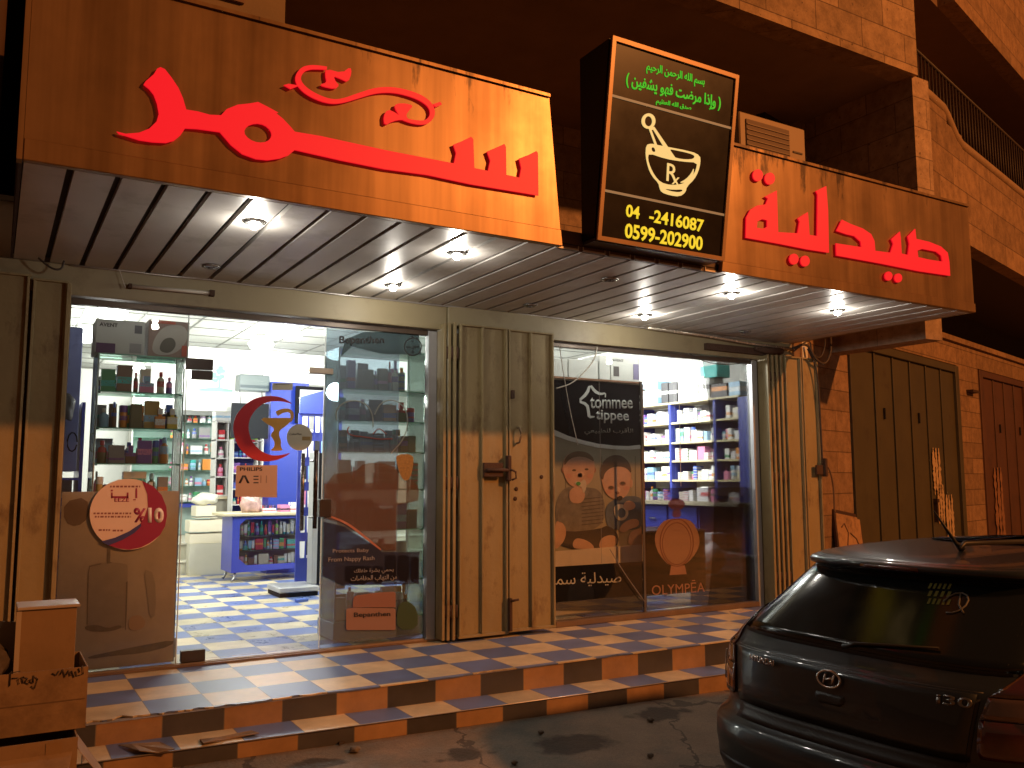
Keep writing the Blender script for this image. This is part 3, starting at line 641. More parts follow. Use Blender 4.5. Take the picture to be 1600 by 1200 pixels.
sgtext('phone_number', '0599-202900', YEL, (287, 1025), (650, 1086), (291, 955), .02)
def sgflat(name, loops, m, th=.004): return place_flat(name, loops, m, sg, lambda p: quadmap(*p), th, NRM)
sgflat('mortar_emblem', [smoothloop([(388, 590), (410, 583), (440, 590), (600, 620), (640, 640), (642, 672), (632, 715), (612, 752), (578, 785), (572, 812), (545, 832), (500, 826), (460, 812), (450, 790), (447, 770), (415, 735), (397, 695), (385, 640)], 1),
                         smoothloop([(400, 628), (395, 655), (407, 695), (428, 735), (455, 765), (500, 778), (545, 775), (580, 762), (605, 738), (622, 705), (628, 672), (560, 668), (480, 655)], 1),
                         smoothloop([(497, 610), (515, 612), (590, 628), (617, 640), (610, 655), (575, 658), (530, 652), (510, 640)], 1),
                         smoothloop([(412, 602), (425, 600), (433, 618), (425, 624), (414, 618)], 1),
                         smoothloop([(470, 795), (500, 806), (540, 812), (560, 805), (556, 798), (520, 800)], 1)], CRM)
sgflat('mortar_emblem', [smoothloop([(540, 768), (575, 750), (600, 722), (612, 695), (608, 735), (585, 765)], 1)], CRM)
# pestle
sgflat('pestle_emblem', [[(400, 512), (424, 504), (527, 655), (492, 640), (470, 632), (438, 622), (432, 600)], [(412, 521), (421, 518), (495, 640), (446, 612)]], CRM, .0055)
sgflat('pestle_emblem', [circle(398, 478, 32, 24, 36), circle(398, 479, 18, 20, 24)], CRM, .0062)
sgtext('emblem_letters', 'R', CRM, (483, 757), (533, 768), (487, 674), .0)
sgtext('emblem_letters', 'x', CRM, (508, 773), (540, 778), (512, 738), .0)

# ================================================================== SOFFIT SPOTLIGHTS
RING = mat('ring_chrome', (.35, .35, .34), .25, .9)
spots = [(.30, -.46, 1, 'lit round soffit spotlight left of the others, above the left shutter end'), (1.575, -.42, 1, 'lit soffit spotlight just below the orange fascia left of the lightbox sign'),
         (1.585, .63, 1, 'lit soffit spotlight above the right part of the shop door'), (3.945, .63, 1, 'lit soffit spotlight above the baby poster window'),
         (3.945, -.41, 1, 'lit soffit spotlight right under the corner of the lightbox sign side fascia'), (5.22, -.36, 1, 'lit soffit spotlight farthest right below the fascia'),
         (.31, .70, 0, 'unlit soffit spotlight above the left glass of the shop'), (2.84, .745, 0, 'unlit soffit spotlight above the folded shutter'),
         (2.835, -.335, 0, 'unlit soffit spotlight under the lightbox sign'), (5.31, .79, 0, 'unlit soffit spotlight above the far right of the window')]
BULB = emis('bulb_white', (1, .97, .88), 60); OFF = mat('bulb_off', (.10, .095, .09), .3)
for sx, sy, on, lab in spots:
    lab = lab; t = thing('ceiling_spotlight', lab, 'spotlight', (sx, sy, 3.0), 0, 'spotlights in the awning soffit')
    MB().lathe([(.026, -.002), (.058, -.002), (.062, -.008), (.045, -.016), (.026, -.010)], (0, 0, 0), 20).build('ring', RING, t, world=False)
    if on:
        MB().lathe([(.004, -.003), (.024, -.004), (.030, -.022), (.020, -.040), (.004, -.046)], (0, 0, 0), 14).build('bulb', BULB, t, world=False)
        l = lamp('spot_light', 'POINT', (sx, sy, 2.93), 9.5, (1, .95, .84), .03)
    else:
        MB().lathe([(.003, -.004), (.022, -.004), (.018, -.022), (.003, -.026)], (0, 0, 0), 14).build('bulb', OFF, t, world=False)
        for k in range(3): MB().box(-.055, -.02, -.003, .003, -.014, -.009, rz=k*2*pi/3, piv=(0, 0, -.01)).build('spring_clip', mat('rust', (.05, .025, .015), .8), t, world=False)

# air conditioner on the awning roof
ac = thing('air_conditioner', 'window style air conditioner unit standing behind the right fascia', 'air conditioner', (4.95, .3, 4.0))
p = onY(1155, 173, .0); q = onY(1258, 203, .0)
ax0, ax1, az = 4.51, 5.33, 4.74
MB().box(ax0, ax1, .0, .4, 4.10, az).build('casing', mat('ac_body', (.36, .25, .15), .5, 0, .08, 4), ac, bevel=.01)
MB().box(ax0+.07, ax1-.22, -.012, -.001, 4.15, az-.06).build('grille', mat('ac_grille', (.14, .09, .06), .6), ac)
b = MB()
for i in range(11): b.box(ax0+.075, ax1-.225, -.02, -.0125, 4.17+i*.046, 4.178+i*.046)
b.build('louvres', mat('ac_louvre', (.22, .15, .09), .5), ac)
MB().box(ax1-.17, ax1-.05, -.008, -.001, az-.25, az-.235).build('badge', mat('ac_badge', (.05, .03, .02), .5), ac)
MB().box(ax0, ax1, .02, .38, 3.46, 4.098).build('stand', mat('pipe_dark', (.12, .07, .05), .5), ac)

# ================================================================== FOLDING STEEL SHUTTERS
SH = mat('shutter_paint', (.32, .25, .125), .55, 0, .26, 2.5, .2, 26, dirt=(.13, .075, .035), dscale=5.5, damt=.39, spec=.35, stretch=(1, 1, .45))
RUST = mat('rust_dark', (.07, .035, .02), .85, 0, .4, 14, .5, 60)
def leaf(th, x0, x1, y, z0, z1, ribs, name='leaf'):
    """pressed leaf: sheet set back, raised frame and vertical ribs standing out to the street"""
    lf = MB().box(x0+.004, x1-.004, y+.028, y+.034, z0+.01, z1-.01).build(name, SH, th)
    MB().box(x0, x1, y, y+.027, z1-.016, z1).build('frame', SH, lf, bevel=.002)
    MB().box(x0, x1, y, y+.027, z0, z0+.022).build('frame', SH, lf, bevel=.002)
    for rx in ribs:
        MB().box(rx-.008, rx+.008, y-.004, y+.0275, z0+.022, z1-.016).build('rib', SH, lf, bevel=.002)
    return lf
def hinge(th, x, y, z):
    MB().lathe([(.003, -.05), (.011, -.048), (.011, .048), (.003, .05)], (x, y, z), 8).build('hinge', RUST, th)
sm = thing('folding_shutter', 'folded beige steel shutter with bolt lock between door and window', 'shutter', (2.75, 1.05, .31))
leaf(sm, 2.345, 2.797, 1.03, .335, 2.845, (2.356, 2.56, 2.785))
leaf(sm, 2.803, 3.262, 1.03, .345, 2.840, (2.815, 3.03, 3.248))
# folded leaves seen edge-on at its left
for i, (xx, zz) in enumerate(((2.305, 2.85), (2.262, 2.845), (2.225, 2.84))):
    f = MB().box(xx-.002, xx+.002, 1.045+.012*i, 1.20, .33, zz).build('folded_leaf', SH, sm)
    MB().box(xx-.014, xx+.010, 1.03+.012*i, 1.052+.012*i, .33, zz).build('edge_frame', SH, f, bevel=.002)
    for z in (.55, 1.55, 2.6): hinge(sm, xx+.022, 1.036+.012*i, z)
lk = MB().box(2.555, 2.735, 1.0, 1.026, 1.60, 1.715).build('lock_plate', RUST, sm, bevel=.004)
MB().tube([(2.57, .988, 1.655), (2.80, .988, 1.655)], .014, 8).build('bolt', RUST, lk)
MB().box(2.765, 2.80, .975, 1.026, 1.565, 1.775).build('keeper', RUST, lk, bevel=.006)
MB().tube([(2.79, .972, 1.66), (2.83, .962, 1.64), (2.835, .965, 1.59), (2.80, .972, 1.575)], .009, 6).build('padlock', RUST, lk)
b = MB(); b.tube([(2.895, 1.05, 1.88), (2.895, 1.01, 1.885), (2.90, .998, 1.93), (2.90, .998, 1.97), (2.897, 1.01, 2.005), (2.897, 1.05, 2.01)], .009, 7); b.build('pull_handle', mat('handle_paint', (.20, .14, .08), .5), sm)
MB().box(2.79, 2.812, .99, 1.026, .36, .62).build('foot_bolt', RUST, sm); MB().tube([(2.80, .99, .60), (2.86, .97, .61)], .010, 6).build('foot_bolt_knob', RUST, sm)
MB().box(2.82, 2.85, 1.005, 1.045, 2.25, 2.32).build('latch', RUST, sm, bevel=.004)
for (x, z) in ((3.14, 1.60), (2.88, 1.42), (2.89, 1.50)): MB().lathe([(.002, -.004), (.014, -.003), (.018, .0)], (x, 1.054, z), 10, 'Y').build('rust_spot', RUST, sm)

sl = thing('folding_shutter', 'beige steel shutter leaves folded beside the left shop window behind the cardboard boxes', 'shutter', (-1.0, 1.08, .31))
leaf(sl, -1.36, -.945, 1.09, .335, 2.90, (-1.345, -1.15, -.957))
leaf(sl, -.938, -.72, 1.09, .335, 2.90, (-.925, -.735))
leaf(sl, -.712, -.50, 1.085, .335, 2.88, (-.70, -.517))
MB().box(-.516, -.488, 1.06, 1.20, .33, 2.86).build('edge_post', SH, sl, bevel=.003)
sr = thing('folding_shutter', 'folded beige steel shutter on the right beside the stone pier', 'shutter', (6.2, 1.05, .31))
leaf(sr, 6.115, 6.36, 1.03, .33, 2.845, (6.125, 6.345))
leaf(sr, 6.366, 6.61, 1.03, .33, 2.845, (6.378, 6.598))
for i, xx in enumerate((6.07, 6.01, 5.95, 5.895)):
    f = MB().box(xx-.002, xx+.002, 1.045+.006*i, 1.20, .33, 2.84).build('folded_leaf', SH, sr)
    MB().box(xx-.016, xx+.012, 1.03+.006*i, 1.052+.006*i, .33, 2.845).build('edge_frame', SH, f, bevel=.002)
    for z in (.6, 1.6, 2.62): hinge(sr, xx+.02, 1.036+.006*i, z)
lk = MB().box(6.50, 6.625, 1.0, 1.026, 1.62, 1.72).build('lock_plate', RUST, sr, bevel=.004)
MB().box(6.60, 6.635, .97, 1.026, 1.60, 1.79).build('keeper', RUST, lk, bevel=.006)

# ================================================================== DOOR AND WINDOW GLAZING
ALU = mat('alu_frame', (.42, .42, .43), .38, .4, .08, 5, .05, 20)
BRN = mat('door_rail_brown', (.10, .07, .05), .4, .3, .1, 6)
GY = 1.235
fr = thing('door_frame', 'aluminium and brown metal frame round the wide glazed shop entrance', 'door frame', (.85, GY, .31))
MB().box(-.505, -.475, 1.20, 1.26, .31, 2.795).build('jamb', BRN, fr, bevel=.003)
MB().box(2.14, 2.215, 1.19, 1.26, .31, 2.79).build('jamb', ALU, fr, bevel=.003)
MB().box(-.475, 2.138, 1.20, 1.26, 2.752, 2.795).build('head_rail', BRN, fr, bevel=.003)
tr = MB().box(-.9, 2.6, 1.175, 1.26, .3125, .326).build('floor_track', mat('track_brown', (.22, .15, .10), .4, .5, .2, 8), fr)
MB().box(-.9, 2.6, 1.20, 1.214, .3262, .333).box(-.9, 2.6, 1.235, 1.249, .3262, .333).build('track_lip', mat('track_light', (.38, .30, .22), .3, .6), tr)
CLEAR = glassmat('clear_glass', (.97, .985, .98), .9, 0)
DUSTY = glassmat('dusty_glass', (.95, .97, .965), .9, 0, .004, (.6, .6, .6), .03)
def pane(name, x0, x1, z0, z1, m, parent, y=GY, t=.008): return MB().box(x0, x1, y, y+t, z0, z1).build(name, m, parent)
gl = thing('shop_window', 'fixed glass panel left of the door with round discount sticker', 'glass panel', (-.1, GY, .33))
pane('pane', -.473, .281, .334, 2.75, DUSTY, gl)
MB().box(.275, .2815, GY-.001, GY+.0088, .334, 2.75).build('edge', mat('glass_edge', (.5, .62, .58), .2), gl)
# round sticker "10%"
def onG(px, py, y=GY-.004): return onY(px, py, y)
def gflat(name, loops, m, parent, y=GY-.004, th=.002, f=None): return place_flat(name, loops, m, parent, (lambda p: onG(p[0], p[1], y)), th, (0, -1, 0))
PINK = mat('sticker_pink', (.74, .55, .44), .5, 0, .04); CRIM = mat('sticker_crimson', (.30, .02, .07), .45, 0, .05); NAVY = mat('sticker_navy', (.05, .05, .18), .45)
Z6 = lambda p: (p[0]*.4, 720+p[1]*.4)
st = gflat('round_sticker', [[Z6(p) for p in circle(501, 209, 151, 48, 139)]], PINK, gl)
gflat('sticker_crimson_part', [[Z6(p) for p in [(555, 78), (600, 100), (632, 135), (650, 180), (652, 215), (645, 255), (625, 290), (590, 318), (550, 338), (505, 347), (462, 342), (425, 330), (480, 305), (530, 270), (562, 225), (578, 180), (575, 130)]]], CRIM, st, GY-.0062)
gflat('sticker_stripe', [[Z6(p) for p in [(395, 315), (450, 300), (505, 275), (550, 245), (552, 255), (525, 282), (480, 308), (425, 330)]]], NAVY, st, GY-.0084)
def gtext(name, s, m, parent, P, ll, lr, ul, bold=0, y=GY-.006):
    O, X_, Y_ = [onG(*P(q), y) for q in (ll, lr, ul)]
    return place_text(name, s, m, parent, O, X_-O, Y_-O, (0, -1, 0), bold, .0015)
for q in ([(434, 138), (502, 138), (502, 145), (434, 145)], [(434, 124), (440, 124), (440, 146), (434, 146)], [(495, 124), (502, 124), (502, 146), (495, 146)], [(529, 108), (536, 106), (536, 146), (529, 146)], [(520, 150), (530, 150), (530, 154), (520, 154)], [(433, 113), (441, 113), (441, 119), (433, 119)]):
    gflat('sticker_text', [[Z6(p) for p in q]], CRIM, st, GY-.0068, .001)
gtext('sticker_text', 'EEZE', CRIM, st, Z6, (447, 160), (505, 160), (447, 145), .02)
gtext('sticker_text', '%', CRIM, st, Z6, (522, 240), (572, 244), (522, 182), .03)
gtext('sticker_text', '10', mat('sticker_white', (.8, .72, .66), .5), st, Z6, (578, 242), (640, 243), (578, 182), .05, GY-.009)
for zz, a, c in ((100, 430, 548), (205, 365, 515), (218, 370, 512), (270, 385, 430), (272, 440, 480)):
    b = MB(); xx = a; rr = random.Random(zz)
    while xx < c:
        wq = rr.uniform(5, 14); p = onG(*Z6((xx, zz+4)), GY-.0066); q = onG(*Z6((min(xx+wq, c), zz-3)), GY-.0066); b.box(p.x, q.x, p.y, p.y+.001, p.z, q.z); xx += wq+4
    b.build('small_print', mat('print_brown', (.25, .08, .07), .6), st)
# beige poster board with faded bottle picture behind the left glass
pb = thing('poster_board', 'beige poster board with a faded perfume bottle picture behind the left glass', 'poster', (-.1, 1.27, .33))
PB = mat('poster_beige', (.76, .70, .68), .8, 0, .14, 2.2, dirt=(.58, .53, .52), dscale=1.6, damt=.45)
bd = MB().box(-.468, .268, 1.255, 1.265, .345, 1.505).build('board', PB, pb)
PD = mat('poster_shade', (.34, .31, .30), .8, 0, .3, 9, spec=.2); PM = mat('poster_mid', (.54, .50, .50), .7, 0, .2, 7)
pf = lambda p: onY(p[0], p[1], 1.252)
def pflat(nm, lps, m, k=0): return place_flat(nm, [[Z6(q) for q in l] for l in lps], m, bd, lambda p: onY(p[0], p[1], 1.2535-.0012*k), .001, (0, -1, 0))
pflat('picture_shape', [smoothloop([(345, 410), (395, 395), (495, 400), (500, 420), (490, 650), (480, 655), (345, 660), (338, 640)], 1)], PM)
pflat('picture_shape', [[(343, 440), (349, 410), (395, 400), (395, 404), (352, 415), (347, 440), (342, 640), (338, 640)]], PD, 1)
pflat('picture_shape', [[(492, 475), (499, 470), (496, 580), (492, 660), (488, 660)]], PD, 1)
pflat('picture_shape', [smoothloop([(330, 645), (380, 640), (420, 655), (465, 640), (480, 650), (440, 665), (380, 668), (335, 662)], 1)], PD, 2)
pflat('picture_shape', [smoothloop([(340, 765), (450, 742), (560, 720), (680, 698), (672, 722), (560, 752), (430, 762), (350, 775)], 1)], PD, 1)
pflat('picture_shape', [[(420, 342), (432, 342), (430, 395), (440, 398), (418, 402)]], PD, 2)
pflat('picture_shape', [smoothloop([(505, 610), (545, 600), (570, 625), (560, 655), (520, 665), (500, 650)], 1)], PINK, 3)
pflat('picture_shape', [smoothloop([(560, 420), (605, 440), (610, 600), (585, 620), (575, 520)], 1)], PM, 2)
pflat('picture_shape', [smoothloop([(250, 160), (340, 140), (350, 220), (300, 260), (250, 240)], 1)], mat('poster_mauve', (.33, .25, .22), .7, 0, .2, 7), 0)

# centre glass door with patch fittings, crescent emblem, handle
dr = thing('glass_door', 'frameless glass door with red crescent emblem and long dark handle', 'door', (.80, GY, .33))
pane('pane', .287, 1.282, .345, 2.40, CLEAR, dr)
FIT = mat('patch_fitting', (.09, .075, .07), .3, .7)
p, q = onG(282, 1032), onG(318, 1014)
MB().box(p.x, q.x+.01, GY-.02, GY+.03, .335, q.z).build('patch_fitting', FIT, dr, bevel=.003)
p, q = onG(289, 585), onG(333, 562)
pf_ = MB().box(p.x, q.x, GY-.02, GY+.03, p.z+.04, q.z).build('patch_fitting', FIT, dr, bevel=.003); MB().box(p.x+.04, q.x, GY-.02, GY+.03, p.z-.03, p.z+.034).build('patch_cover', FIT, pf_, bevel=.003)
p, q = onG(497, 808), onG(516, 780)
MB().box(p.x, q.x, GY-.03, GY+.03, p.z, q.z).build('lock_case', FIT, dr, bevel=.003)
hx = onG(492, 800, GY-.07).x
MB().tube([(hx, GY-.07, 1.22), (hx, GY-.07, 1.80)], .016, 10).build('handle', mat('handle_dark', (.05, .035, .03), .25, .6), dr)
MB().tube([(hx-.055, GY+.07, 1.20), (hx-.055, GY+.07, 1.78)], .015, 10).build('handle', mat('handle_steel', (.22, .2, .2), .25, .8), dr)
for z in (1.30, 1.72): MB().tube([(hx, GY-.07, z), (hx, GY+.07, z)], .008, 8).build('handle_post', FIT, dr)
# emblem sticker (printed front) : zoom crop 330,600 scale .13333
ZC = lambda p: (330+p[0]*.13333, 600+p[1]*.13333)
CR = mat('crescent_red', (.42, .01, .02), .5, 0, .04, emit=(.42, .01, .02), es=0)
gflat('crescent_emblem', [smoothloop([ZC(p) for p in [(960, 240), (900, 195), (820, 155), (720, 138), (620, 142), (520, 165), (420, 220), (330, 310), (275, 400), (255, 500), (265, 600), (300, 700), (360, 790), (450, 865), (550, 900), (650, 910), (760, 895), (850, 860), (905, 825), (930, 805), (860, 825), (760, 840), (680, 830), (600, 795), (520, 730), (465, 650), (440, 560), (435, 480), (455, 400), (510, 310), (590, 240), (680, 205), (780, 200), (870, 210)]], 1)], CR, dr)
GOLD = mat('emblem_gold', (.55, .28, .05), .5, 0, .06)
gflat('chalice_emblem', [smoothloop([ZC(p) for p in [(568, 398), (760, 398), (950, 395), (930, 440), (880, 490), (820, 530), (795, 560), (798, 620), (820, 670), (815, 740), (845, 782), (680, 785), (735, 745), (745, 690), (720, 640), (695, 610), (705, 575), (740, 540), (720, 505), (640, 460)]], 1)], GOLD, dr)
gflat('chalice_emblem', [[ZC(p) for p in stroke(dens([(765, 350, 60), (830, 315, 50), (900, 305, 40), (945, 335, 40), (950, 390, 38), (925, 440, 30)]))]], GOLD, dr, GY-.0064)
WPT = mat('door_sticker_tan', (.50, .33, .24), .6, 0, .05); INK = mat('ink_dark', (.03, .025, .025), .6)
s1 = gflat('door_sticker', [[ZC(p) for p in [(295, 955), (775, 950), (770, 1330), (280, 1320)]]], WPT, dr)
PH = lambda p: ZC(p)
gtext('sticker_text', 'PHILIPS', INK, s1, PH, (337, 1018), (600, 1018), (337, 975), .02)
gtext('sticker_text', '/\\', INK, s1, PH, (320, 1163), (450, 1163), (320, 1070), .03)
for y in (1075, 1110, 1150):
    p, q = onG(*ZC((495, y+14)), GY-.0065), onG(*ZC((555, y)), GY-.0065); MB().box(p.x, q.x, p.y, p.y+.001, p.z, q.z).build('print_bar', INK, s1)
for x in (575, 640):
    p, q = onG(*ZC((x, 1160)), GY-.0065), onG(*ZC((x+14, 1072)), GY-.0065); MB().box(p.x, q.x, p.y, p.y+.001, p.z, q.z).build('print_bar', mat('print_faint', (.28, .18, .13)), s1)
s2 = gflat('door_sticker', [[ZC(p) for p in circle(1035, 625, 150, 36, 155)]], mat('sticker_grey', (.46, .43, .33), .6, 0, .05), dr)
p, q = onG(*ZC((1065, 660)), GY-.0065), onG(*ZC((1165, 618)), GY-.0065); MB().box(p.x, q.x, p.y, p.y+.001, p.z, q.z).build('print_bar', mat('print_gold', (.28, .19, .07)), s2)
gtext('sticker_text', 'ColorMax', INK, s2, PH, (918, 600), (1060, 596), (918, 575))
s3 = gflat('door_sticker', [[ZC(p) for p in [(715, -10), (955, -10), (952, 72), (715, 70)]]], mat('sticker_grey', (.46, .43, .33), .6, 0, .05), dr)
gtext('sticker_text', 'Pigmentocare', INK, s3, PH, (735, 10), (915, 10), (735, -5))
# transom over the door
tp = thing('transom_window', 'clear transom glass above the glass door', 'glass panel', (.80, GY, 2.41))
pane('pane', .287, 1.282, 2.408, 2.75, CLEAR, tp)
p, q = onG(482, 583), onG(520, 572)
MB().box(p.x, q.x, GY-.022, GY+.03, 2.385, 2.43).build('pivot_fitting', mat('fit_light', (.45, .36, .28), .3, .7), tp, bevel=.003)
# right glass with translucent advertising film
gr = thing('shop_window', 'fixed glass panel right of the door covered by a translucent baby cream film', 'glass panel', (1.7, GY, .33))
pane('pane', 1.288, 2.135, .334, 2.75, CLEAR, gr)
MB().box(1.2825, 1.2875, GY-.001, GY+.0088, .334, 2.75).build('edge', mat('glass_edge2', (.62, .66, .68), .2), gr)
FILM = glassmat('ad_film', (.66, .76, .82), .4, .25, .22, (.38, .43, .48), .10)
FILM2 = glassmat('ad_film_light', (.80, .86, .84), .4, .2, .07, (.36, .40, .40), .05)
ZB = lambda p: (480+p[0]*.25, 740+p[1]*.25)          # lower crop
ZT = lambda p: (480+p[0]*.2333, 480+p[1]*.2333)      # upper crop
fx0, fx1 = 1.292, onG(620, 900).x
MB().box(fx0, fx1, GY-.0042, GY-.003, .36, 2.745).build('film', FILM, gr)
MB().box(fx1+.001, 2.13, GY-.0042, GY-.003, .36, 2.745).build('film', FILM2, gr)
FP = glassmat('film_print_salmon', (.72, .60, .54), .3, .3, .22, (.36, .25, .21)); FD = glassmat('film_print_dark', (.25, .25, .32), .3, .3, .42, (.04, .04, .06))
FL = mat('film_print_light', (.34, .31, .29), .6); FN = glassmat('film_print_navy', (.45, .47, .58), .3, .3, .32, (.10, .11, .17))
def ff(name, lp, m, k=1): return gflat(name, [lp], m, gr, GY-.0056-.0016*k, .001)
ff('film_print', [ZT(p) for p in [(225, 330), (255, 215), (380, 165), (745, 170), (765, 320), (500, 312), (300, 262)]], glassmat('film_print_teal', (.35, .45, .47), .3, .3, .45, (.12, .16, .17)))
gtext('film_text', 'Bepanthen', INK, gr, ZT, (215, 258), (515, 258), (215, 192), .02, GY-.009)
gflat('film_emblem', [[ZT(p) for p in circle(708, 265, 60, 30, 62)], [ZT(p) for p in circle(708, 265, 53, 30, 55)]], INK, gr, GY-.0075, .001)
gtext('film_text', 'BAYER', INK, gr, ZT, (665, 276), (755, 276), (665, 258), .01, GY-.009)
for k, sx in enumerate('BAYER'): gtext('film_text', sx if sx else 'A', INK, gr, ZT, (698, 310-k*24-5), (718, 310-k*24-5), (698, 296-k*24-5), .01, GY-.009) if k != 2 else None
# outlines of the heart-like curves
for pts in ([(280, 800, 8), (265, 830, 8), (290, 860, 8), (400, 870, 8), (480, 885, 8), (570, 880, 8)], [(440, 850, 7), (480, 805, 7), (530, 850, 7)]):
    ff('film_line', [ZT(p) for p in stroke(dens(pts))], mat('film_red_line', (.28, .08, .06), .6), 2)
for pts in ([(200, 760, 9), (190, 690, 9), (240, 640, 9), (320, 620, 9), (400, 650, 9), (440, 720, 9), (440, 800, 9)], [(450, 720, 9), (490, 640, 9), (570, 615, 9), (650, 660, 9), (680, 760, 9), (650, 880, 9), (560, 980, 9)]):
    ff('film_line', [ZT(p) for p in stroke(dens(pts))], glassmat('film_line_grey', (.8, .8, .75), .3, .3, .35, (.5, .5, .45)), 3)
ff('film_print', smoothloop([ZT(p) for p in [(135, 1120), (320, 1105), (380, 1040), (560, 1050), (640, 1120), (750, 1190), (740, 1330), (130, 1330)]], 1), glassmat('film_salmon_soft', (.8, .70, .62), .3, .3, .14, (.40, .28, .22)), 1)
ff('film_print', [ZB(p) for p in [(105, 60), (555, 60), (555, 480), (480, 480), (370, 400), (230, 310), (105, 280)]], FP, 2)
ff('film_print', [ZB(p) for p in [(105, 300), (230, 330), (370, 420), (470, 490), (700, 490), (700, 690), (225, 700), (95, 640)]], FN, 3)
SC2 = mat('film_line_coral', (.42, .16, .10), .6)
ff('film_line', [ZB(p) for p in stroke(dens([(150, 270, 12), (250, 310, 14), (340, 380, 16), (460, 475, 10)]))], SC2, 4)
for i, (a, c, z0, z1) in enumerate(((235, 400, 575, 690), (410, 475, 575, 690), (485, 555, 510, 670), (565, 640, 510, 675), (645, 695, 520, 680))): ff('film_print', smoothloop([ZB(p) for p in [(a, z0+14), (a+8, z0), (c-8, z0), (c, z0+14), (c, z1), (a, z1)]], 1), FD, 4+i*.3)
gtext('film_text', 'Protects Baby', FL, gr, ZB, (160, 502), (385, 496), (160, 472), .0, GY-.016)
gtext('film_text', 'From Nappy Rash', FL, gr, ZB, (132, 560), (420, 548), (132, 525), .0, GY-.016)
gtext('film_text', arabic('يحمي بشرة طفلك'), FL, gr, ZB, (292, 632), (540, 622), (292, 596), .01, GY-.016)
gtext('film_text', arabic('من التهاب الحفاضات'), FL, gr, ZB, (272, 680), (560, 668), (272, 640), .01, GY-.016)
ff('film_print', [ZB(p) for p in [(285, 800), (292, 770), (310, 762), (420, 745), (540, 738), (552, 745), (552, 836), (285, 836)]], glassmat('film_tube', (.7, .5, .45), .3, .3, .5, (.50, .28, .22)), 4)
ff('film_print', [ZB(p) for p in [(243, 850), (255, 842), (300, 838), (540, 842), (552, 848), (552, 972), (545, 978), (250, 978), (243, 972)]], glassmat('film_pack', (.7, .5, .4), .3, .3, .60, (.46, .29, .23)), 6)
gtext('film_text', 'Bepanthen', INK, gr, ZB, (292, 905), (520, 898), (292, 868), .02, GY-.018)
ff('film_print', smoothloop([ZB(p) for p in [(560, 975), (560, 850), (590, 800), (640, 800), (690, 850), (690, 975)]], 1), glassmat('film_green', (.4, .5, .38), .3, .3, .5, (.12, .18, .11)), 5)
# orange wasp-like price tag hanging on the glass
ff('price_tag', smoothloop([ZT(p) for p in [(600, 985), (710, 985), (712, 1050), (690, 1150), (650, 1165), (620, 1120), (595, 1030)]], 1), mat('tag_orange', (.30, .17, .05), .5, 0, .5, 60), 7)

# right window
wf = thing('window_frame', 'aluminium frame of the large shop window', 'window frame', (4.5, GY, .33))
MB().box(5.80, 5.872, 1.19, 1.26, .31, 2.79).build('jamb', ALU, wf, bevel=.003)
MB().box(3.30, 3.36, 1.20, 1.26, .31, 2.79).build('jamb', BRN, wf, bevel=.003)
MB().box(3.362, 5.798, 1.20, 1.26, 2.755, 2.795).build('head_rail', BRN, wf, bevel=.003)
MB().box(3.362, 5.798, 1.18, 1.27, .3125, .36).build('sill', mat('track_brown', (.22, .15, .10), .4, .5, .2, 8), wf, bevel=.003)
MB().box(4.368, 4.388, 1.228, 1.25, .362, 2.50).build('mullion', mat('mullion', (.16, .14, .12), .4, .5), wf)
WCL = glassmat('window_clear', (.96, .975, .97), .9, 0, .002, (.25, .25, .25), .012)
gw = thing('window_glass', 'large window glass panes in front of the baby poster and shelves', 'glass panel', (4.5, GY, .36))
pane('pane', 3.362, 4.364, .362, 2.753, WCL, gw); pane('pane', 4.394, 5.798, .362, 2.753, WCL, gw)

# ================================================================== WINDOW POSTERS
PY = 1.50
P4 = lambda p: (840+p[0]*.2375, 520+p[1]*.2375)
P5 = lambda p: (840+p[0]*.2375, 720+p[1]*.2375)
bp_ = thing('window_poster', 'tall black and beige poster of two babies with teething toys behind the window', 'poster', (3.9, PY, .33))
board = MB().box(3.30, 4.585, PY, PY+.012, .36, 2.51).build('board', mat('poster_wall', (.40, .37, .29), .8, 0, .08, 3, spec=.2), bp_)
def pp(name, lps, m, k, mp=P5, parent=None):
    return place_flat(name, [[mp(q) for q in l] for l in lps], m, parent or board, lambda p: onY(p[0], p[1], PY-.001-.0015*k), .0013, (0, -1, 0))
def ptext(s, m, mp, ll, lr, ul, bold, k):
    y = PY-.002-.0015*k; O, X_, Y_ = [onY(*mp(q), y) for q in (ll, lr, ul)]
    return place_text('poster_text', s, m, board, O, X_-O, Y_-O, (0, -1, 0), bold, .0012)
PBK = mat('poster_black', (.006, .006, .009), .75, 0, .05, spec=.15); PWH = mat('poster_white', (.75, .75, .73), .7, 0, .04, spec=.2)
SK = mat('skin_tone', (.62, .40, .31), .8, 0, .22, 5, spec=.2); SKS = mat('skin_shade', (.36, .19, .14), .8, 0, .08, 8, spec=.2); HAIR = mat('hair_brown', (.10, .065, .045), .6, 0, .2, 20)
KNIT = mat('knit_grey', (.26, .24, .22), .9, 0, .4, 12, spec=.2); KNB = mat('knit_blue', (.16, .20, .28), .9, 0, .3, 10, spec=.2); PANT = mat('trousers_dark', (.045, .035, .03), .7)
for x in (180, 300, 420, 540, 640): pp('picture_line', [[(x, -30), (x+4, -30), (x+8, 250), (x+4, 250)]], mat('plank_line', (.22, .19, .13), .7), 1)
def e_(x0, x1, y0): return x0, x1, y0
pp('picture_shape', [[(40, 285), (115, 308), (400, 322), (690, 347), (690, 735), (600, 745), (500, 742), (400, 730), (300, 708), (200, 678), (115, 640), (40, 600)]], PBK, 2, P4)
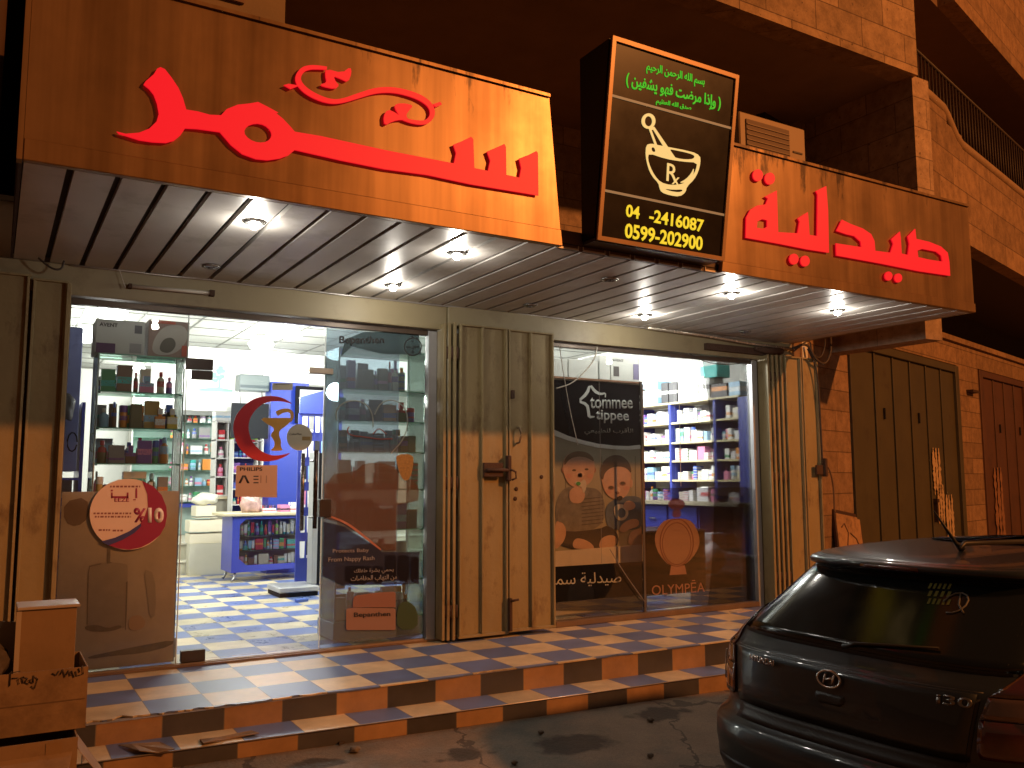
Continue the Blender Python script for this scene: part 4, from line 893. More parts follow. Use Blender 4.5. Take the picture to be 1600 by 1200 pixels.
pp('picture_shape', [[(40, 600), (115, 640), (200, 678), (300, 708), (400, 730), (500, 742), (600, 745), (690, 735), (690, 762), (600, 770), (500, 766), (400, 757), (300, 735), (200, 708), (115, 678), (40, 640)]], PWH, 3, P4)
ptext('tommee', PWH, P4, (345, 497), (625, 500), (345, 425), .012, 4)
ptext('tippee', PWH, P4, (382, 592), (600, 600), (382, 505), .012, 4)
ptext(arabic('الأقرب للطبيعي'), mat('poster_grey', (.28, .26, .22), .6), P4, (308, 672), (628, 672), (308, 620), .005, 4)
pp('picture_shape', [stroke(dens([(445, 425, 6), (447, 395, 10), (415, 405, 16), (375, 385, 20), (345, 340, 14), (325, 400, 22), (268, 450, 14), (325, 470, 20), (335, 520, 18), (338, 555, 20), (375, 552, 8)], 1))], PWH, 4, P4)
# baby on the left
pp('picture_shape', [smoothloop([(118, 280), (165, 185), (230, 165), (330, 175), (400, 185), (440, 260), (445, 400), (330, 475), (200, 480), (120, 420)], 2)], KNIT, 3)
for i in range(8): pp('picture_line', [[(290, 250+i*24), (430, 235+i*24), (430, 241+i*24), (290, 257+i*24)]], mat('knit_line', (.13, .11, .10), .8), 4)
pp('picture_shape', [smoothloop([(120, 440), (200, 470), (400, 450), (470, 420), (540, 500), (520, 570), (130, 585)], 1)], PANT, 4)
pp('picture_shape', [smoothloop([(165, 50), (175, -30), (240, -62), (310, -60), (365, -25), (378, 50), (360, 130), (310, 172), (230, 175), (185, 130)], 2)], SK, 5)
pp('picture_shape', [smoothloop([(172, 40), (178, -20), (230, -62), (310, -64), (362, -30), (374, 10), (330, -20), (270, -30), (210, -15)], 2)], mat('hair_fair', (.20, .13, .08), .6), 6)
for cx, cy in ((240, 62), (322, 56)): pp('picture_shape', [circle(cx, cy, 13, 12, 7)], HAIR, 7)
pp('picture_shape', [smoothloop([(265, 80), (290, 80), (295, 105), (280, 112), (262, 104)], 1)], SKS, 6)
pp('picture_shape', [circle(282, 90, 26, 14, 18)], mat('skin_light', (.72, .50, .40), .8, 0, .1, 6, spec=.2), 6)
for cx in (170, 372): pp('picture_shape', [circle(cx, 60, 12, 12, 20)], SKS, 4)
for cx in (205, 345): pp('picture_shape', [circle(cx, 100, 20, 14, 16)], mat('skin_blush', (.62, .33, .25), .8, 0, .1, 6, spec=.2), 6)
pp('picture_shape', [smoothloop([(205, 200), (250, 165), (300, 180), (315, 230), (290, 280), (230, 280), (208, 250)], 2)], SK, 7)
pp('picture_shape', [smoothloop([(130, 330), (200, 240), (240, 265), (250, 300), (190, 400), (130, 410)], 2)], KNIT, 6)
pp('picture_shape', [smoothloop([(240, 145), (262, 132), (290, 140), (300, 120), (318, 130), (322, 180), (300, 220), (290, 170), (268, 168)], 1)], mat('teether_white', (.60, .55, .48), .5), 8)
pp('picture_shape', [circle(268, 150, 15, 14, 13)], mat('teether_green', (.06, .32, .09), .5), 9)
pp('picture_shape', [smoothloop([(110, 395), (160, 400), (190, 450), (180, 520), (130, 580), (110, 575)], 2)], SK, 6)
pp('picture_shape', [smoothloop([(232, 530), (260, 505), (330, 525), (370, 560), (370, 582), (280, 580), (232, 575)], 2)], SK, 6)
pp('picture_shape', [smoothloop([(400, 560), (420, 505), (480, 485), (520, 500), (522, 550), (480, 575), (420, 580)], 2)], SK, 7)
# baby on the right
pp('picture_shape', [smoothloop([(450, 290), (520, 245), (640, 225), (700, 260), (700, 430), (620, 460), (470, 450), (445, 380)], 2)], KNB, 3)
pp('picture_shape', [smoothloop([(415, 90), (430, 10), (500, -30), (570, -20), (612, 50), (618, 130), (600, 210), (560, 250), (500, 255), (450, 220), (425, 160)], 2)], SK, 5)
pp('picture_shape', [smoothloop([(415, 110), (415, 20), (480, -40), (560, -35), (610, 20), (618, 90), (590, 50), (540, 35), (480, 45), (440, 80), (430, 130)], 2)], HAIR, 6)
pp('picture_shape', [circle(528, 190, 17, 14, 20)], MATS['skin_light'], 6)
for cx, cy in ((465, 205), (585, 180)): pp('picture_shape', [circle(cx, cy, 19, 14, 15)], MATS['skin_blush'], 6)
for cx, cy in ((483, 176), (560, 148)): pp('picture_shape', [circle(cx, cy+2, 22, 14, 15)], SKS, 6)
for cx, cy in ((483, 176), (560, 148)): pp('picture_shape', [circle(cx, cy, 15, 14, 10)], HAIR, 7)
pp('picture_shape', [smoothloop([(505, 205), (530, 200), (540, 215), (520, 224)], 1)], SKS, 6)
pp('picture_shape', [smoothloop([(520, 240), (545, 228), (562, 240), (550, 262), (528, 262)], 1)], PANT, 7)
pp('picture_shape', [smoothloop([(608, 130), (625, 120), (625, 170), (610, 180)], 1)], SK, 5)
pp('picture_shape', [smoothloop([(498, 300), (540, 280), (590, 300), (600, 350), (575, 390), (530, 395), (505, 360)], 2), circle(552, 343, 28, 16, 32)], mat('teether_ring', (.62, .56, .48), .5), 8)
pp('picture_shape', [smoothloop([(560, 290), (590, 258), (640, 275), (645, 310), (600, 330), (570, 318)], 2)], SK, 9)
pp('picture_shape', [smoothloop([(530, 460), (560, 410), (620, 380), (665, 385), (668, 430), (600, 450), (570, 475)], 2)], SK, 6)
pp('picture_shape', [smoothloop([(595, 560), (600, 480), (650, 445), (700, 450), (700, 560)], 1)], SK, 7)
pp('picture_shape', [[(60, 600), (690, 550), (690, 662), (60, 700)]], mat('bench_white', (.70, .63, .57), .8, spec=.2), 8)
pp('picture_shape', [[(60, 700), (690, 662), (690, 985), (60, 985)]], PBK, 8)
ptext(arabic('صيدلية سمر'), PWH, P5, (78, 840), (552, 820), (76, 742), .0, 9)
pfm = mat('poster_edge', (.30, .16, .10), .4, .5)
MB().box(3.29, 4.588, PY-.02, PY+.014, 2.511, 2.53).build('frame', pfm, bp_); MB().box(4.5855, 4.605, PY-.02, PY+.014, .36, 2.51).build('frame', pfm, bp_)

# perfume poster: tinted film on the glass
pf2 = thing('window_poster', 'dark film with pink round perfume bottle and pale lettering on the window', 'poster', (4.9, GY+.02, .4))
FB = glassmat('film_black', (.10, .08, .09), .25, .3, .75, (.010, .007, .007))
TINT = glassmat('film_tint', (.60, .60, .64), .3, .1, .05, (.03, .025, .025))
yq = GY+.012
q0, q1 = onY(1008, 833, yq), onY(1146, 945, yq)
fdk = MB().box(4.41, onY(1103, 900, yq).x, yq, yq+.001, .50, q0.z).build('film', FB, pf2)
MB().box(4.41, 5.79, yq+.002, yq+.003, .37, onY(1090, 762, yq).z).build('film', TINT, pf2)
FPK = mat('perfume_pink', (.46, .27, .23), .8, 0, .15, 5, spec=.2); FPS = mat('perfume_shade', (.20, .075, .055), .5, 0, .05)
def of(nm, lps, m, k): return place_flat(nm, [[P5(q) for q in l] for l in lps], m, fdk, lambda p: onY(p[0], p[1], yq-.001-.0012*k), .001, (0, -1, 0))
of('picture_shape', [smoothloop([(770, 540), (775, 470), (820, 400), (870, 382), (960, 378), (1020, 400), (1062, 480), (1066, 560), (1020, 640), (960, 690), (870, 695), (800, 620)], 1)], FPK, 1)
of('picture_shape', [circle(915, 538, 112, 36, 160), circle(915, 538, 106, 36, 153)], FPS, 2)
of('picture_shape', [circle(915, 545, 96, 36, 140), circle(915, 545, 92, 36, 135)], FPS, 2)
of('picture_shape', [[(868, 752), (878, 690), (968, 688), (980, 745)]], FPK, 2)
of('picture_shape', [smoothloop([(885, 375), (890, 320), (940, 318), (945, 372)], 1)], glassmat('film_pink_clear', (.8, .6, .6), .3, .2, .4, (.35, .18, .2)), 1)
of('picture_shape', [smoothloop([(850, 290), (880, 250), (950, 250), (975, 290), (940, 325), (890, 325)], 1)], glassmat('film_mauve', (.7, .5, .6), .3, .2, .35, (.30, .15, .2)), 1)
def otext(s, ll, lr, ul): 
    O, X_, Y_ = [onY(*P5(q), yq-.003) for q in (ll, lr, ul)]; place_text('poster_text', s, FPK, fdk, O, X_-O, Y_-O, (0, -1, 0), .0, .001)
otext('OLYMPĒA', (752, 885), (1100, 862), (750, 800))
otext('OLYMPEA', (880, 462), (955, 460), (880, 448))

# ================================================================== SHOP LAMPS
GLOBE = emis('globe_lit', (1, 1, .97), 14)
for (px, py, z, r, lab) in ((175, 488, 3.28, .15, 'glowing round ceiling lamp above the left perfume cabinet'), (452, 518, 3.28, .12, 'glowing ceiling lamp nearest above the shop door'),
                            (408, 540, 3.26, .16, 'wide glowing ceiling lamp in the middle of the shop ceiling'), (135, 525, 3.26, .16, 'glowing ceiling lamp beside the left wall, partly hidden by the jamb'),
                            (430, 566, 3.24, .14, 'glowing ceiling lamp at the back above the dark screen')):
    p = onZ(px, py, z); t = thing('ceiling_lamp', lab, 'ceiling lamp', (p.x, p.y, 3.392), 0, 'globe lamps on the shop ceiling')
    MB().lathe([(.02, -.001), (.07, -.002), (.07, -.03), (.02, -.032)], (0, 0, 0), 16).build('base', WHITE, t, world=False)
    MB().lathe([(.01, -.034), (r*.7, -.05), (r, -.11), (r*.8, -.17), (r*.3, -.21), (.01, -.215)], (0, 0, 0), 20).build('globe', GLOBE, t, world=False)
    lamp('shop_light', 'POINT', (p.x, p.y, 2.75), 35 if px == 430 else 100, (1, .985, .92), .12)
for i, (x, y, e) in enumerate(((4.9, 2.1, 190), (4.4, 3.6, 260), (1.0, 9.2, 90), (3.4, 9.0, 90), (5.4, 6.0, 90))):  # all but the first added, unseen, to spread light inside the shop
    lab = ['small bare glowing bulb hanging behind the window above the poster', 'glowing lamp over the white boxes in the window corner', 'glowing lamp at the far back left over the steps', 'glowing lamp at the far back right', 'glowing lamp deep on the right behind the wall shelves'][i]
    t = thing('ceiling_lamp', lab, 'ceiling lamp', (x, y, 3.392), 0, 'globe lamps on the shop ceiling')
    MB().lathe([(.02, -.001), (.06, -.002), (.06, -.03), (.02, -.032)], (0, 0, 0), 16).build('base', WHITE, t, world=False)
    MB().lathe([(.01, -.034), (.06, -.05), (.09, -.10), (.07, -.15), (.01, -.18)], (0, 0, 0), 16).build('globe', GLOBE, t, world=False)
    lamp('shop_light', 'POINT', (x, y, 2.85), e, (1, .99, .95), .1)

# ================================================================== PRODUCTS
PAL = {'white': (.78, .78, .76), 'cream': (.70, .64, .48), 'blue': (.06, .13, .50), 'light blue': (.30, .52, .72), 'green': (.06, .30, .12), 'lime': (.35, .58, .10), 'pink': (.75, .25, .42), 'red': (.55, .04, .05),
       'orange': (.75, .28, .05), 'yellow': (.75, .55, .08), 'purple': (.22, .10, .36), 'teal': (.05, .45, .42), 'black': (.02, .02, .025), 'brown': (.20, .11, .06), 'grey': (.30, .30, .30), 'olive': (.17, .15, .07), 'gold': (.50, .32, .08)}
def pmat(c, band):
    n = 'prod_'+c+'_'+(band or '')
    if n in MATS: return MATS[n]
    m = mat(n, PAL[c], .38, 0, .05, 3)
    if band:
        N, Lk = ns(m); b = N['Principled BSDF']; src = b.inputs['Base Color'].links[0].from_socket
        tc = N.new('ShaderNodeTexCoord'); sp = N.new('ShaderNodeSeparateXYZ'); Lk.new(tc.outputs['Generated'], sp.inputs[0])
        rr = random.Random(n); lo = rr.uniform(.15, .5); hi = lo+rr.uniform(.12, .35)
        def cmp_(op, s, v):
            k = N.new('ShaderNodeMath'); k.operation = op; Lk.new(s, k.inputs[0]); k.inputs[1].default_value = v; return k.outputs[0]
        a = cmp_('GREATER_THAN', sp.outputs[2], lo); c2 = cmp_('LESS_THAN', sp.outputs[2], hi)
        mu = N.new('ShaderNodeMath'); mu.operation = 'MULTIPLY'; Lk.new(a, mu.inputs[0]); Lk.new(c2, mu.inputs[1])
        # broken print inside the band
        no = N.new('ShaderNodeTexNoise'); no.inputs['Scale'].default_value = 9; no.inputs['Detail'].default_value = 2; mp = N.new('ShaderNodeMapping'); mp.inputs['Scale'].default_value = (3, 3, 1); Lk.new(tc.outputs['Generated'], mp.inputs[0]); Lk.new(mp.outputs[0], no.inputs['Vector'])
        g = cmp_('GREATER_THAN', no.outputs['Fac'], .42); m3 = N.new('ShaderNodeMath'); m3.operation = 'MULTIPLY'; Lk.new(mu.outputs[0], m3.inputs[0]); Lk.new(g, m3.inputs[1])
        mx = N.new('ShaderNodeMix'); mx.data_type = 'RGBA'; Lk.new(m3.outputs[0], mx.inputs[0]); Lk.new(src, mx.inputs[6]); mx.inputs[7].default_value = (*PAL[band], 1); Lk.new(mx.outputs[2], b.inputs['Base Color'])
    return m
PM_ = {}
def pmesh(kind, c, band):
    k = (kind, c, band)
    if k in PM_: return PM_[k]
    b = MB(); m = [pmat(c, band)]
    if kind == 'box': b.box(-.5, .5, -.5, .5, 0, 1)
    elif kind == 'bottle':
        b.lathe([(.30, 0), (.48, .01), (.5, .05), (.5, .58), (.42, .68), (.2, .74), (.18, .78)], (0, 0, 0), 10); b.mi = 1; b.lathe([(.24, .78), (.25, .80), (.24, .99), (.1, 1)], (0, 0, 0), 8); m.append(pmat(band or 'white', None))
    elif kind == 'tube':
        for (h, a, d) in ((0, .5, .5),): pass
        b.lathe([(.35, 0), (.42, .01), (.42, .16), (.35, .17)], (0, 0, 0), 8); b.mi = 1
        v = b._add([(-.42, -.3, .17), (.42, -.3, .17), (.42, .3, .17), (-.42, .3, .17), (-.5, -.06, 1), (.5, -.06, 1), (.5, .06, 1), (-.5, .06, 1)], [(0, 1, 2, 3), (4, 5, 6, 7), (0, 1, 5, 4), (1, 2, 6, 5), (2, 3, 7, 6), (3, 0, 4, 7)])
        m = [pmat(band or 'white', None), pmat(c, None)]
    elif kind == 'jar':
        b.lathe([(.4, 0), (.5, .03), (.5, .68), (.45, .70)], (0, 0, 0), 12); b.mi = 1; b.lathe([(.5, .70), (.52, .72), (.52, .97), (.45, 1)], (0, 0, 0), 12); m.append(pmat(band or 'white', None))
    elif kind == 'perfume':
        b.box(-.5, .5, -.3, .3, 0, .6); b.box(-.18, .18, -.14, .14, .6, .68); b.mi = 1; b.box(-.24, .24, -.2, .2, .68, 1); m.append(pmat(band or 'black', None))
    bm = b.bm; bmesh.ops.recalc_face_normals(bm, faces=bm.faces)
    if kind in ('box', 'perfume'): bmesh.ops.bevel(bm, geom=list(bm.edges), offset=.018, segments=1, affect='EDGES')
    me = bpy.data.meshes.new(kind); bm.to_mesh(me); bm.free()
    for x in m: me.materials.append(x)
    PM_[k] = me; return me
KN = {'box': ('medicine_box', 'box'), 'bottle': ('bottle', 'bottle'), 'tube': ('cream_tube', 'tube'), 'jar': ('jar', 'jar'), 'perfume': ('perfume_bottle', 'perfume bottle')}
def item(kind, c, band, loc, w, d, h, rz=0, label='', group='', name=None, cat=None):
    o = bpy.data.objects.new(name or KN[kind][0], pmesh(kind, c, band)); COL.objects.link(o)
    o.location = loc; o.scale = (w, d, h); o.rotation_euler = (0, 0, rz)
    props(o, label, cat or KN[kind][1], group); return o
ORD = ['top', 'second', 'third', 'fourth', 'fifth', 'sixth', 'seventh', 'lowest']
NTH = 'first second third fourth fifth sixth seventh eighth ninth tenth eleventh twelfth thirteenth fourteenth fifteenth sixteenth seventeenth eighteenth nineteenth twentieth'.split()
def fill(a0, a1, place, z, hmax, depth, cols, kinds, seed, where, group, wmin=.04, wmax=.10, gap=.01, face=0, stack=.25, fullness=.95, two=False, hmin=.45, end='from left'):
    """row of goods on one shelf; place(a) -> x, y of the row at position a"""
    rr = random.Random(seed); a = a0+.01; row = []
    while a < a1-wmin:
        k = rr.choice(kinds); c = rr.choice(cols); bd = rr.choice([x for x in ('blue', 'red', 'white', 'green', 'pink', 'teal', 'orange', 'purple', 'light blue') if x != c]) if rr.random() < .75 else None
        w_ = rr.uniform(wmin, wmax)*(1.5 if k == 'box' and rr.random() < .35 else (.62 if k in ('bottle', 'tube') else 1))
        if a+w_ > a1: break
        h = hmax*rr.uniform(hmin, .9)
        if rr.random() < fullness: row.append([a+w_/2, w_, h, k, c, bd, (k == 'box' and rr.random() < stack)])
        a += w_+gap*rr.uniform(.2, 1.6)
    for i, (p, w_, h, k, c, bd, stk) in enumerate(row):
        nb_ = row[i+1] if i+1 < len(row) else row[i-1]
        size = 'tall' if h > hmax*.76 else ('short' if h < hmax*.57 else 'mid-height')
        bt = (', '+bd+(' print' if k in ('box',) else ' cap')) if bd else ''
        sh = {'box': 'carton', 'bottle': 'bottle', 'tube': 'tube', 'jar': 'jar', 'perfume': 'perfume'}
        x, y = place(p); dd = min(depth, w_*rr.uniform(.6, 1.1) if k != 'box' else depth*rr.uniform(.5, .95))
        if k in ('bottle', 'jar'): dd = w_
        nbt = f"{NTH[min(i, 19)]} {end}"; lab = f"{size} {c} {sh[k]}{bt}, {where}, {nbt}"
        if len(lab.split()) > 16: lab = f"{size} {c} {sh[k]}, {where}, {nbt}"
        if stk:
            n = rr.randint(3, 5); hh = h/n
            for q in range(n): item('box', c, bd, (x, y, z+q*hh+.0006*q), w_, dd, hh*.96, face+rr.uniform(-.05, .05), f"{['bottom', 'second', 'third', 'fourth', 'fifth'][q]} in {c} stack {nbt}, {where}", group)
        else: item(k, c, bd, (x, y, z), w_*.96, dd, h, face+rr.uniform(-.12, .12)*(k != 'box'), lab, group)

BLUEP = mat('shelf_blue', (.035, .055, .34), .35, 0, .05, 2); WOODE = mat('shelf_birch', (.60, .52, .32), .45, 0, .1, 8, stretch=(6, 1, 1)); SHW = mat('shelf_white', (.62, .61, .58), .5, 0, .05)
# ---- right wall shelving (front plane x = 5.9, along y)
STRIP = mat('price_strip', (.66, .64, .52), .5, 0, .35, 30)
ru = thing('wall_shelving', 'tall blue and birch wall shelving packed with white medicine boxes on the right', 'shelving', (6.1, 2.5, .313))
FX = 5.90; ZS = [2.44, 2.23, 2.00, 1.79, 1.57, 1.33]; YD = [1.49, 1.85, 2.59, 3.33, 4.1]
MB().box(6.28, 6.30, 1.32, 4.1, .313, 2.44).build('back_panel', SHW, ru)
MB().box(FX-.005, 6.279, 1.32, 1.49, .32, 2.44).build('end_panel', BLUEP, ru)
for y in YD[1:]: MB().box(FX-.004, 6.279, y-.018, y+.018, 1.36, 2.44).build('divider', BLUEP, ru, bevel=.002)
for j in range(4):
    lo, hi = YD[j]+(.019 if j else .001), YD[j+1]-.019; off = (0, 0, .012, .0)[j]
    for i, z in enumerate(ZS[:-1]):
        zz = z-off*(1 if j == 1 else 0)
        if i == 0: MB().box(FX-.01, 6.279, lo-.017, hi+.017, zz+.002, zz+.024).build('top_board', WOODE, ru, bevel=.002)
        else: MB().box(FX, 6.279, lo, hi, zz-.022, zz).build('shelf', WOODE, ru, bevel=.002)
MB().box(5.70, 6.279, 1.33, 4.1, 1.29, 1.33).build('worktop', WOODE, ru, bevel=.004)
MB().box(5.78, 6.279, 2.0, 4.1, .95, 1.288).build('drawer_block', BLUEP, ru)
for y in (2.25, 2.75, 3.25): 
    d_ = MB().box(5.762, 5.779, y-.23, y+.23, .98, 1.27).build('drawer', BLUEP, ru, bevel=.004); MB().tube([(5.745, y-.06, 1.13), (5.745, y+.06, 1.13)], .008, 6).build('handle', RING, d_)
MB().box(5.80, 6.279, 1.33, 4.1, .78, .80).build('shelf', SHW, ru)
wcols = ['white']*14+['cream', 'light blue', 'blue', 'purple', 'pink', 'orange']
for j in range(4):
    for i in range(5):
        z = ZS[i+1] if i < 4 else 1.33; top = ZS[i]-.03
        if i == 4: top = 1.54
        zz = z-(.012 if (j == 2 and 0 < i+1 < 5) else 0)
        zz = ZS[i+1]+.0005 if i+1 < 5 else 1.3305
        fill(YD[j]+.03, YD[j+1]-.03, lambda a: (FX+.09+.0*a, a), zz, top-zz-.01, .15, wcols, ['box', 'box', 'box', 'bottle', 'box', 'jar'], 100+j*10+i, f"{['top', 'second', 'third', 'fourth', 'worktop'][i]} row, {['nearest', 'second', 'third', 'farthest'][j]} bay of right shelving", 'goods on the right wall shelving', .045, .09, .004, pi/2, .45, .97, end='from window')
# boxes on top of the shelving
def topbox(name, lab, x0, y0, x1, y1, z0, z1, m): return MB().box(x0, x1, y0, y1, z0, z1).build(name, m, None, bevel=.003, label=lab, cat='box', group='boxes on top of the right shelving', origin=((x0+x1)/2, (y0+y1)/2, z0))
for (pa, pb_, zt, c, bd, lab) in ((1001, 1026, 597, 'light blue', 'white', 'blue and white box at the far left on top of the right shelving'), (1031, 1042, 598, 'black', 'white', 'narrow black box with white drawings on top of the shelving'), (1043, 1056, 597, 'black', 'white', 'wider black box with white drawings on top of the shelving, by the big white one'),
                                  (1057, 1089, 590, 'white', 'grey', 'big white box with a grey hook picture on top of the right shelving'), (1090, 1098, 588, 'white', 'black', 'slim white box with black stripe next to the big white box'), (1099, 1107, 590, 'white', 'black', 'slim white box with black stripe next to the black orange box'),
                                  (1109, 1135, 599, 'black', 'orange', 'black box with orange picture under the turquoise box'), (1137, 1155, 596, 'light blue', 'white', 'pale blue pack on top of the shelving right of the orange picture box')):
    pA, pB = onX(pa, 620, FX), onX(pb_, 620, FX); zz = onX((pa+pb_)/2, zt, FX).z; yA, yB = sorted((pA.y, pB.y))
    o = item('box', c, bd, (FX+.13, (yA+yB)/2, 2.4645), .22, (yB-yA)*.97, max(.1, zz-2.4645), 0, lab, 'boxes on top of the right shelving', 'carton', 'box')
item('box', 'teal', 'white', (FX+.15, 1.98, 2.70), .2, .27, .28, 0, 'turquoise and white box standing on the black orange box', 'boxes on top of the right shelving', 'carton', 'box')

# ---- cartons on a cabinet behind the poster, desk, bags
cb_ = thing('display_cabinet', 'grey display cabinet hidden behind the baby poster', 'cabinet', (4.1, 1.9, .313))
MB().box(3.45, 4.75, 1.66, 2.1, .313, 2.46).build('body', mat('cab_grey', (.45, .45, .43), .5), cb_, bevel=.004); MB().box(3.43, 4.77, 1.64, 2.12, 2.461, 2.48).build('top', SHW, cb_)
BXW = mat('carton_grey', (.50, .50, .48), .5, 0, .1, 5)
for (x0, x1, z1, lab, wd) in ((3.47, 3.86, 2.73, 'greyish white carton at the far left above the baby poster', None), (3.87, 4.22, 2.74, 'white carton with faint print above the star on the poster', None), (4.24, 4.37, 2.80, 'bright white narrow carton above the baby poster', None), (4.38, 4.74, 2.80, 'white carton with small face picture above the baby poster', 'AVENT')):
    t = thing('carton', lab, 'box', ((x0+x1)/2, 1.85, 2.481), 0, 'cartons above the baby poster')
    bx = MB().box(x0, x1, 1.70, 2.0, 2.4815, z1).build('body', BXW, t, bevel=.003)
    if wd:
        place_text('print', wd, INK, bx, (x0+.02, 1.699, z1-.05), (.14, 0, 0), (0, 0, .025), (0, -1, 0), .02, .001)
        MB().box(x0+.03, x0+.10, 1.698, 1.6995, z1-.2, z1-.1).build('picture', mat('pic_dark', (.06, .05, .05)), bx); MB().box(x1-.08, x1-.01, 1.698, 1.6995, z1-.22, z1-.06).build('picture', mat('pic_violet', (.16, .14, .25)), bx)
dk = thing('desk', 'dark brown wooden desk with metal legs behind the perfume poster', 'desk', (5.6, 1.9, .313))
DW = mat('desk_wood', (.055, .028, .018), .35, 0, .2, 5, stretch=(1, 1, 6))
MB().box(4.80, 5.55, 1.75, 1.78, .50, 1.03).build('front_panel', DW, dk, bevel=.003); MB().box(4.75, 5.60, 1.72, 2.35, 1.031, 1.06).build('top', DW, dk, bevel=.004)
for (x, y) in ((4.83, 1.80), (5.52, 1.80), (4.83, 2.3), (5.52, 2.3)): MB().box(x-.02, x+.02, y-.02, y+.02, .313, 1.03).build('leg', ALU, dk)
bagm = mat('bag_white', (.62, .62, .60), .4, 0, .2, 14, .6, 20)
def blob(name, c, r, m, seed, **k):
    b = MB(); bmesh.ops.create_icosphere(b.bm, subdivisions=3, radius=1); rr = random.Random(seed); ph = [rr.uniform(0, 6) for _ in range(6)]
    for v in b.bm.verts:
        n = 1+.13*sin(v.co.x*5+ph[0])*cos(v.co.z*4+ph[1])+.09*sin(v.co.y*9+v.co.z*7+ph[2])+.05*sin(v.co.x*17+ph[3]+v.co.z*11)
        v.co = Vector((v.co.x*r[0]*n, v.co.y*r[1]*n, max(v.co.z, -.75)*r[2]*n))
        v.co += Vector(c)+Vector((0, 0, r[2]*.75))
    return b.build(name, m, None, smooth=True, origin=c, **k)
blob('plastic_bag', (5.52, 1.55, .64), (.14, .12, .16), bagm, 3, label='crumpled white plastic bag near the right end of the window', cat='bag')
MB().box(5.35, 5.78, 1.40, 1.70, .313, .62).build('storage_box', mat('store_grey', (.15, .14, .13), .5, 0, .2), None, bevel=.005, label='dark low storage box under the plastic bag by the window jamb', cat='box', origin=(5.56, 1.55, .313))
item('box', 'white', 'grey', (5.62, 1.62, .80+.0), .2, .16, .22, 0, 'white carton on the low shelf above the plastic bag', 'cartons low in the window', 'carton', 'box')
# office chair silhouette
ch = thing('office_chair', 'black office chair with round backrest behind the perfume poster', 'chair', (4.75, 2.6, .313))
MB().lathe([(.02, .5), (.22, .5), (.24, .54), (.2, .58), (.02, .59)], (4.75, 2.6, .313), 20).build('seat', PBK, ch); MB().box(4.60, 4.92, 2.80, 2.86, 1.1, 1.5).build('backrest', PBK, ch, bevel=.02, seg=2)
MB().tube([(4.75, 2.6, .45), (4.75, 2.6, .81)], .03, 8).build('column', PBK, ch)
b = MB()
for k in range(5): b.tube([(4.75, 2.6, .44), (4.75+.28*cos(k*1.257), 2.6+.28*sin(k*1.257), .35)], .02, 6)
b.build('star_base', PBK, ch)
MB().tube([(4.75, 2.82, .83), (4.76, 2.86, 1.12)], .02, 6).build('back_bar', PBK, ch)

# ---- glass display cabinets near the glass
GSH = glassmat('shelf_glass', (.62, .86, .76), .9, .02, .18, (.25, .50, .40)); GED = emis('green_edge', (.30, .62, .48), .25); GSD = glassmat('side_glass', (.85, .95, .91), .9, .02, .04, (.5, .65, .6))
dark = ['black', 'olive', 'brown', 'grey', 'olive', 'grey', 'purple', 'green', 'brown', 'gold', 'orange', 'cream', 'pink', 'light blue', 'cream', 'white']  # dark tones stand in for the backlit look of the goods
def cabinet(name, lab, x0, x1, y0, y1, zs, seed, cols, where, grp, kinds):
    t = thing(name, lab, 'display cabinet', ((x0+x1)/2, (y0+y1)/2, .313))
    for z in zs:
        sh_ = MB().box(x0+.009, x1-.009, y0, y1, z-.008, z).build('shelf', GSH, t)
        MB().box(x0+.009, x1-.009, y0-.0035, y0-.0005, z-.008, z).build('shelf_edge', mat('glass_edge_green', (.16, .42, .30), .15, 0, .1), sh_)
    MB().box(x0, x0+.008, y0, y1, .45, zs[0]).build('side_glass', GSD, t); MB().box(x1-.008, x1, y0, y1, .45, zs[0]).build('side_glass', GSD, t)
    for (x, y) in ((x0+.005, y0+.005), (x1-.005, y0+.005), (x0+.005, y1-.005), (x1-.005, y1-.005)): MB().tube([(x, y, .45), (x, y, zs[0])], .007, 6).build('corner_post', mat('post_alu', (.45, .48, .46), .3, .8), t)
    for z in zs[1:]:
        for (x, y) in ((x0+.02, y0+.015), (x1-.02, y0+.015)): MB().box(x-.008, x+.008, y-.01, y+.01, z-.016, z-.0085).build('shelf_clip', PBK, t)
    MB().box(x0-.01, x1+.01, y0-.01, y1+.01, .313, .449).build('plinth', mat('plinth', (.30, .30, .32), .4), t, bevel=.004)
    for i in range(1, len(zs)):
        h = zs[i-1]-zs[i]-.02
        for r_, yy in ((0, y0+.08), (1, y0+.22)):
            if r_ and h > .4: continue
            fill(x0+.02, x1-.03, lambda a, yy=yy: (a, yy), zs[i]+.0005, h*.95, .08, cols, kinds, seed+i*3+r_, f"{'rear of ' if r_ else ''}{ORD[i-1]} shelf of {where}", grp, .045, .11, .012, 0, .06, .92, hmin=.5)
    return t
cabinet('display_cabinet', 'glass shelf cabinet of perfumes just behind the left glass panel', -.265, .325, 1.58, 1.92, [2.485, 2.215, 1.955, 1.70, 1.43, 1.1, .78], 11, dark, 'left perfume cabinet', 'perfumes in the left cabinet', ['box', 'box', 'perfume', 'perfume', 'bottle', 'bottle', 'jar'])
cabinet('display_cabinet', 'glass shelf cabinet of dark boxes behind the translucent film glass', 1.52, 2.30, 1.58, 1.95, [2.66, 2.325, 2.065, 1.81, 1.50, 1.17, .76, .46], 55, ['black', 'olive', 'grey', 'grey', 'brown', 'black', 'purple', 'cream', 'orange'], 'right film cabinet', 'goods in the right cabinet', ['box', 'bottle', 'box', 'jar', 'box', 'perfume'])  # black and olive goods colours carry the backlit silhouette
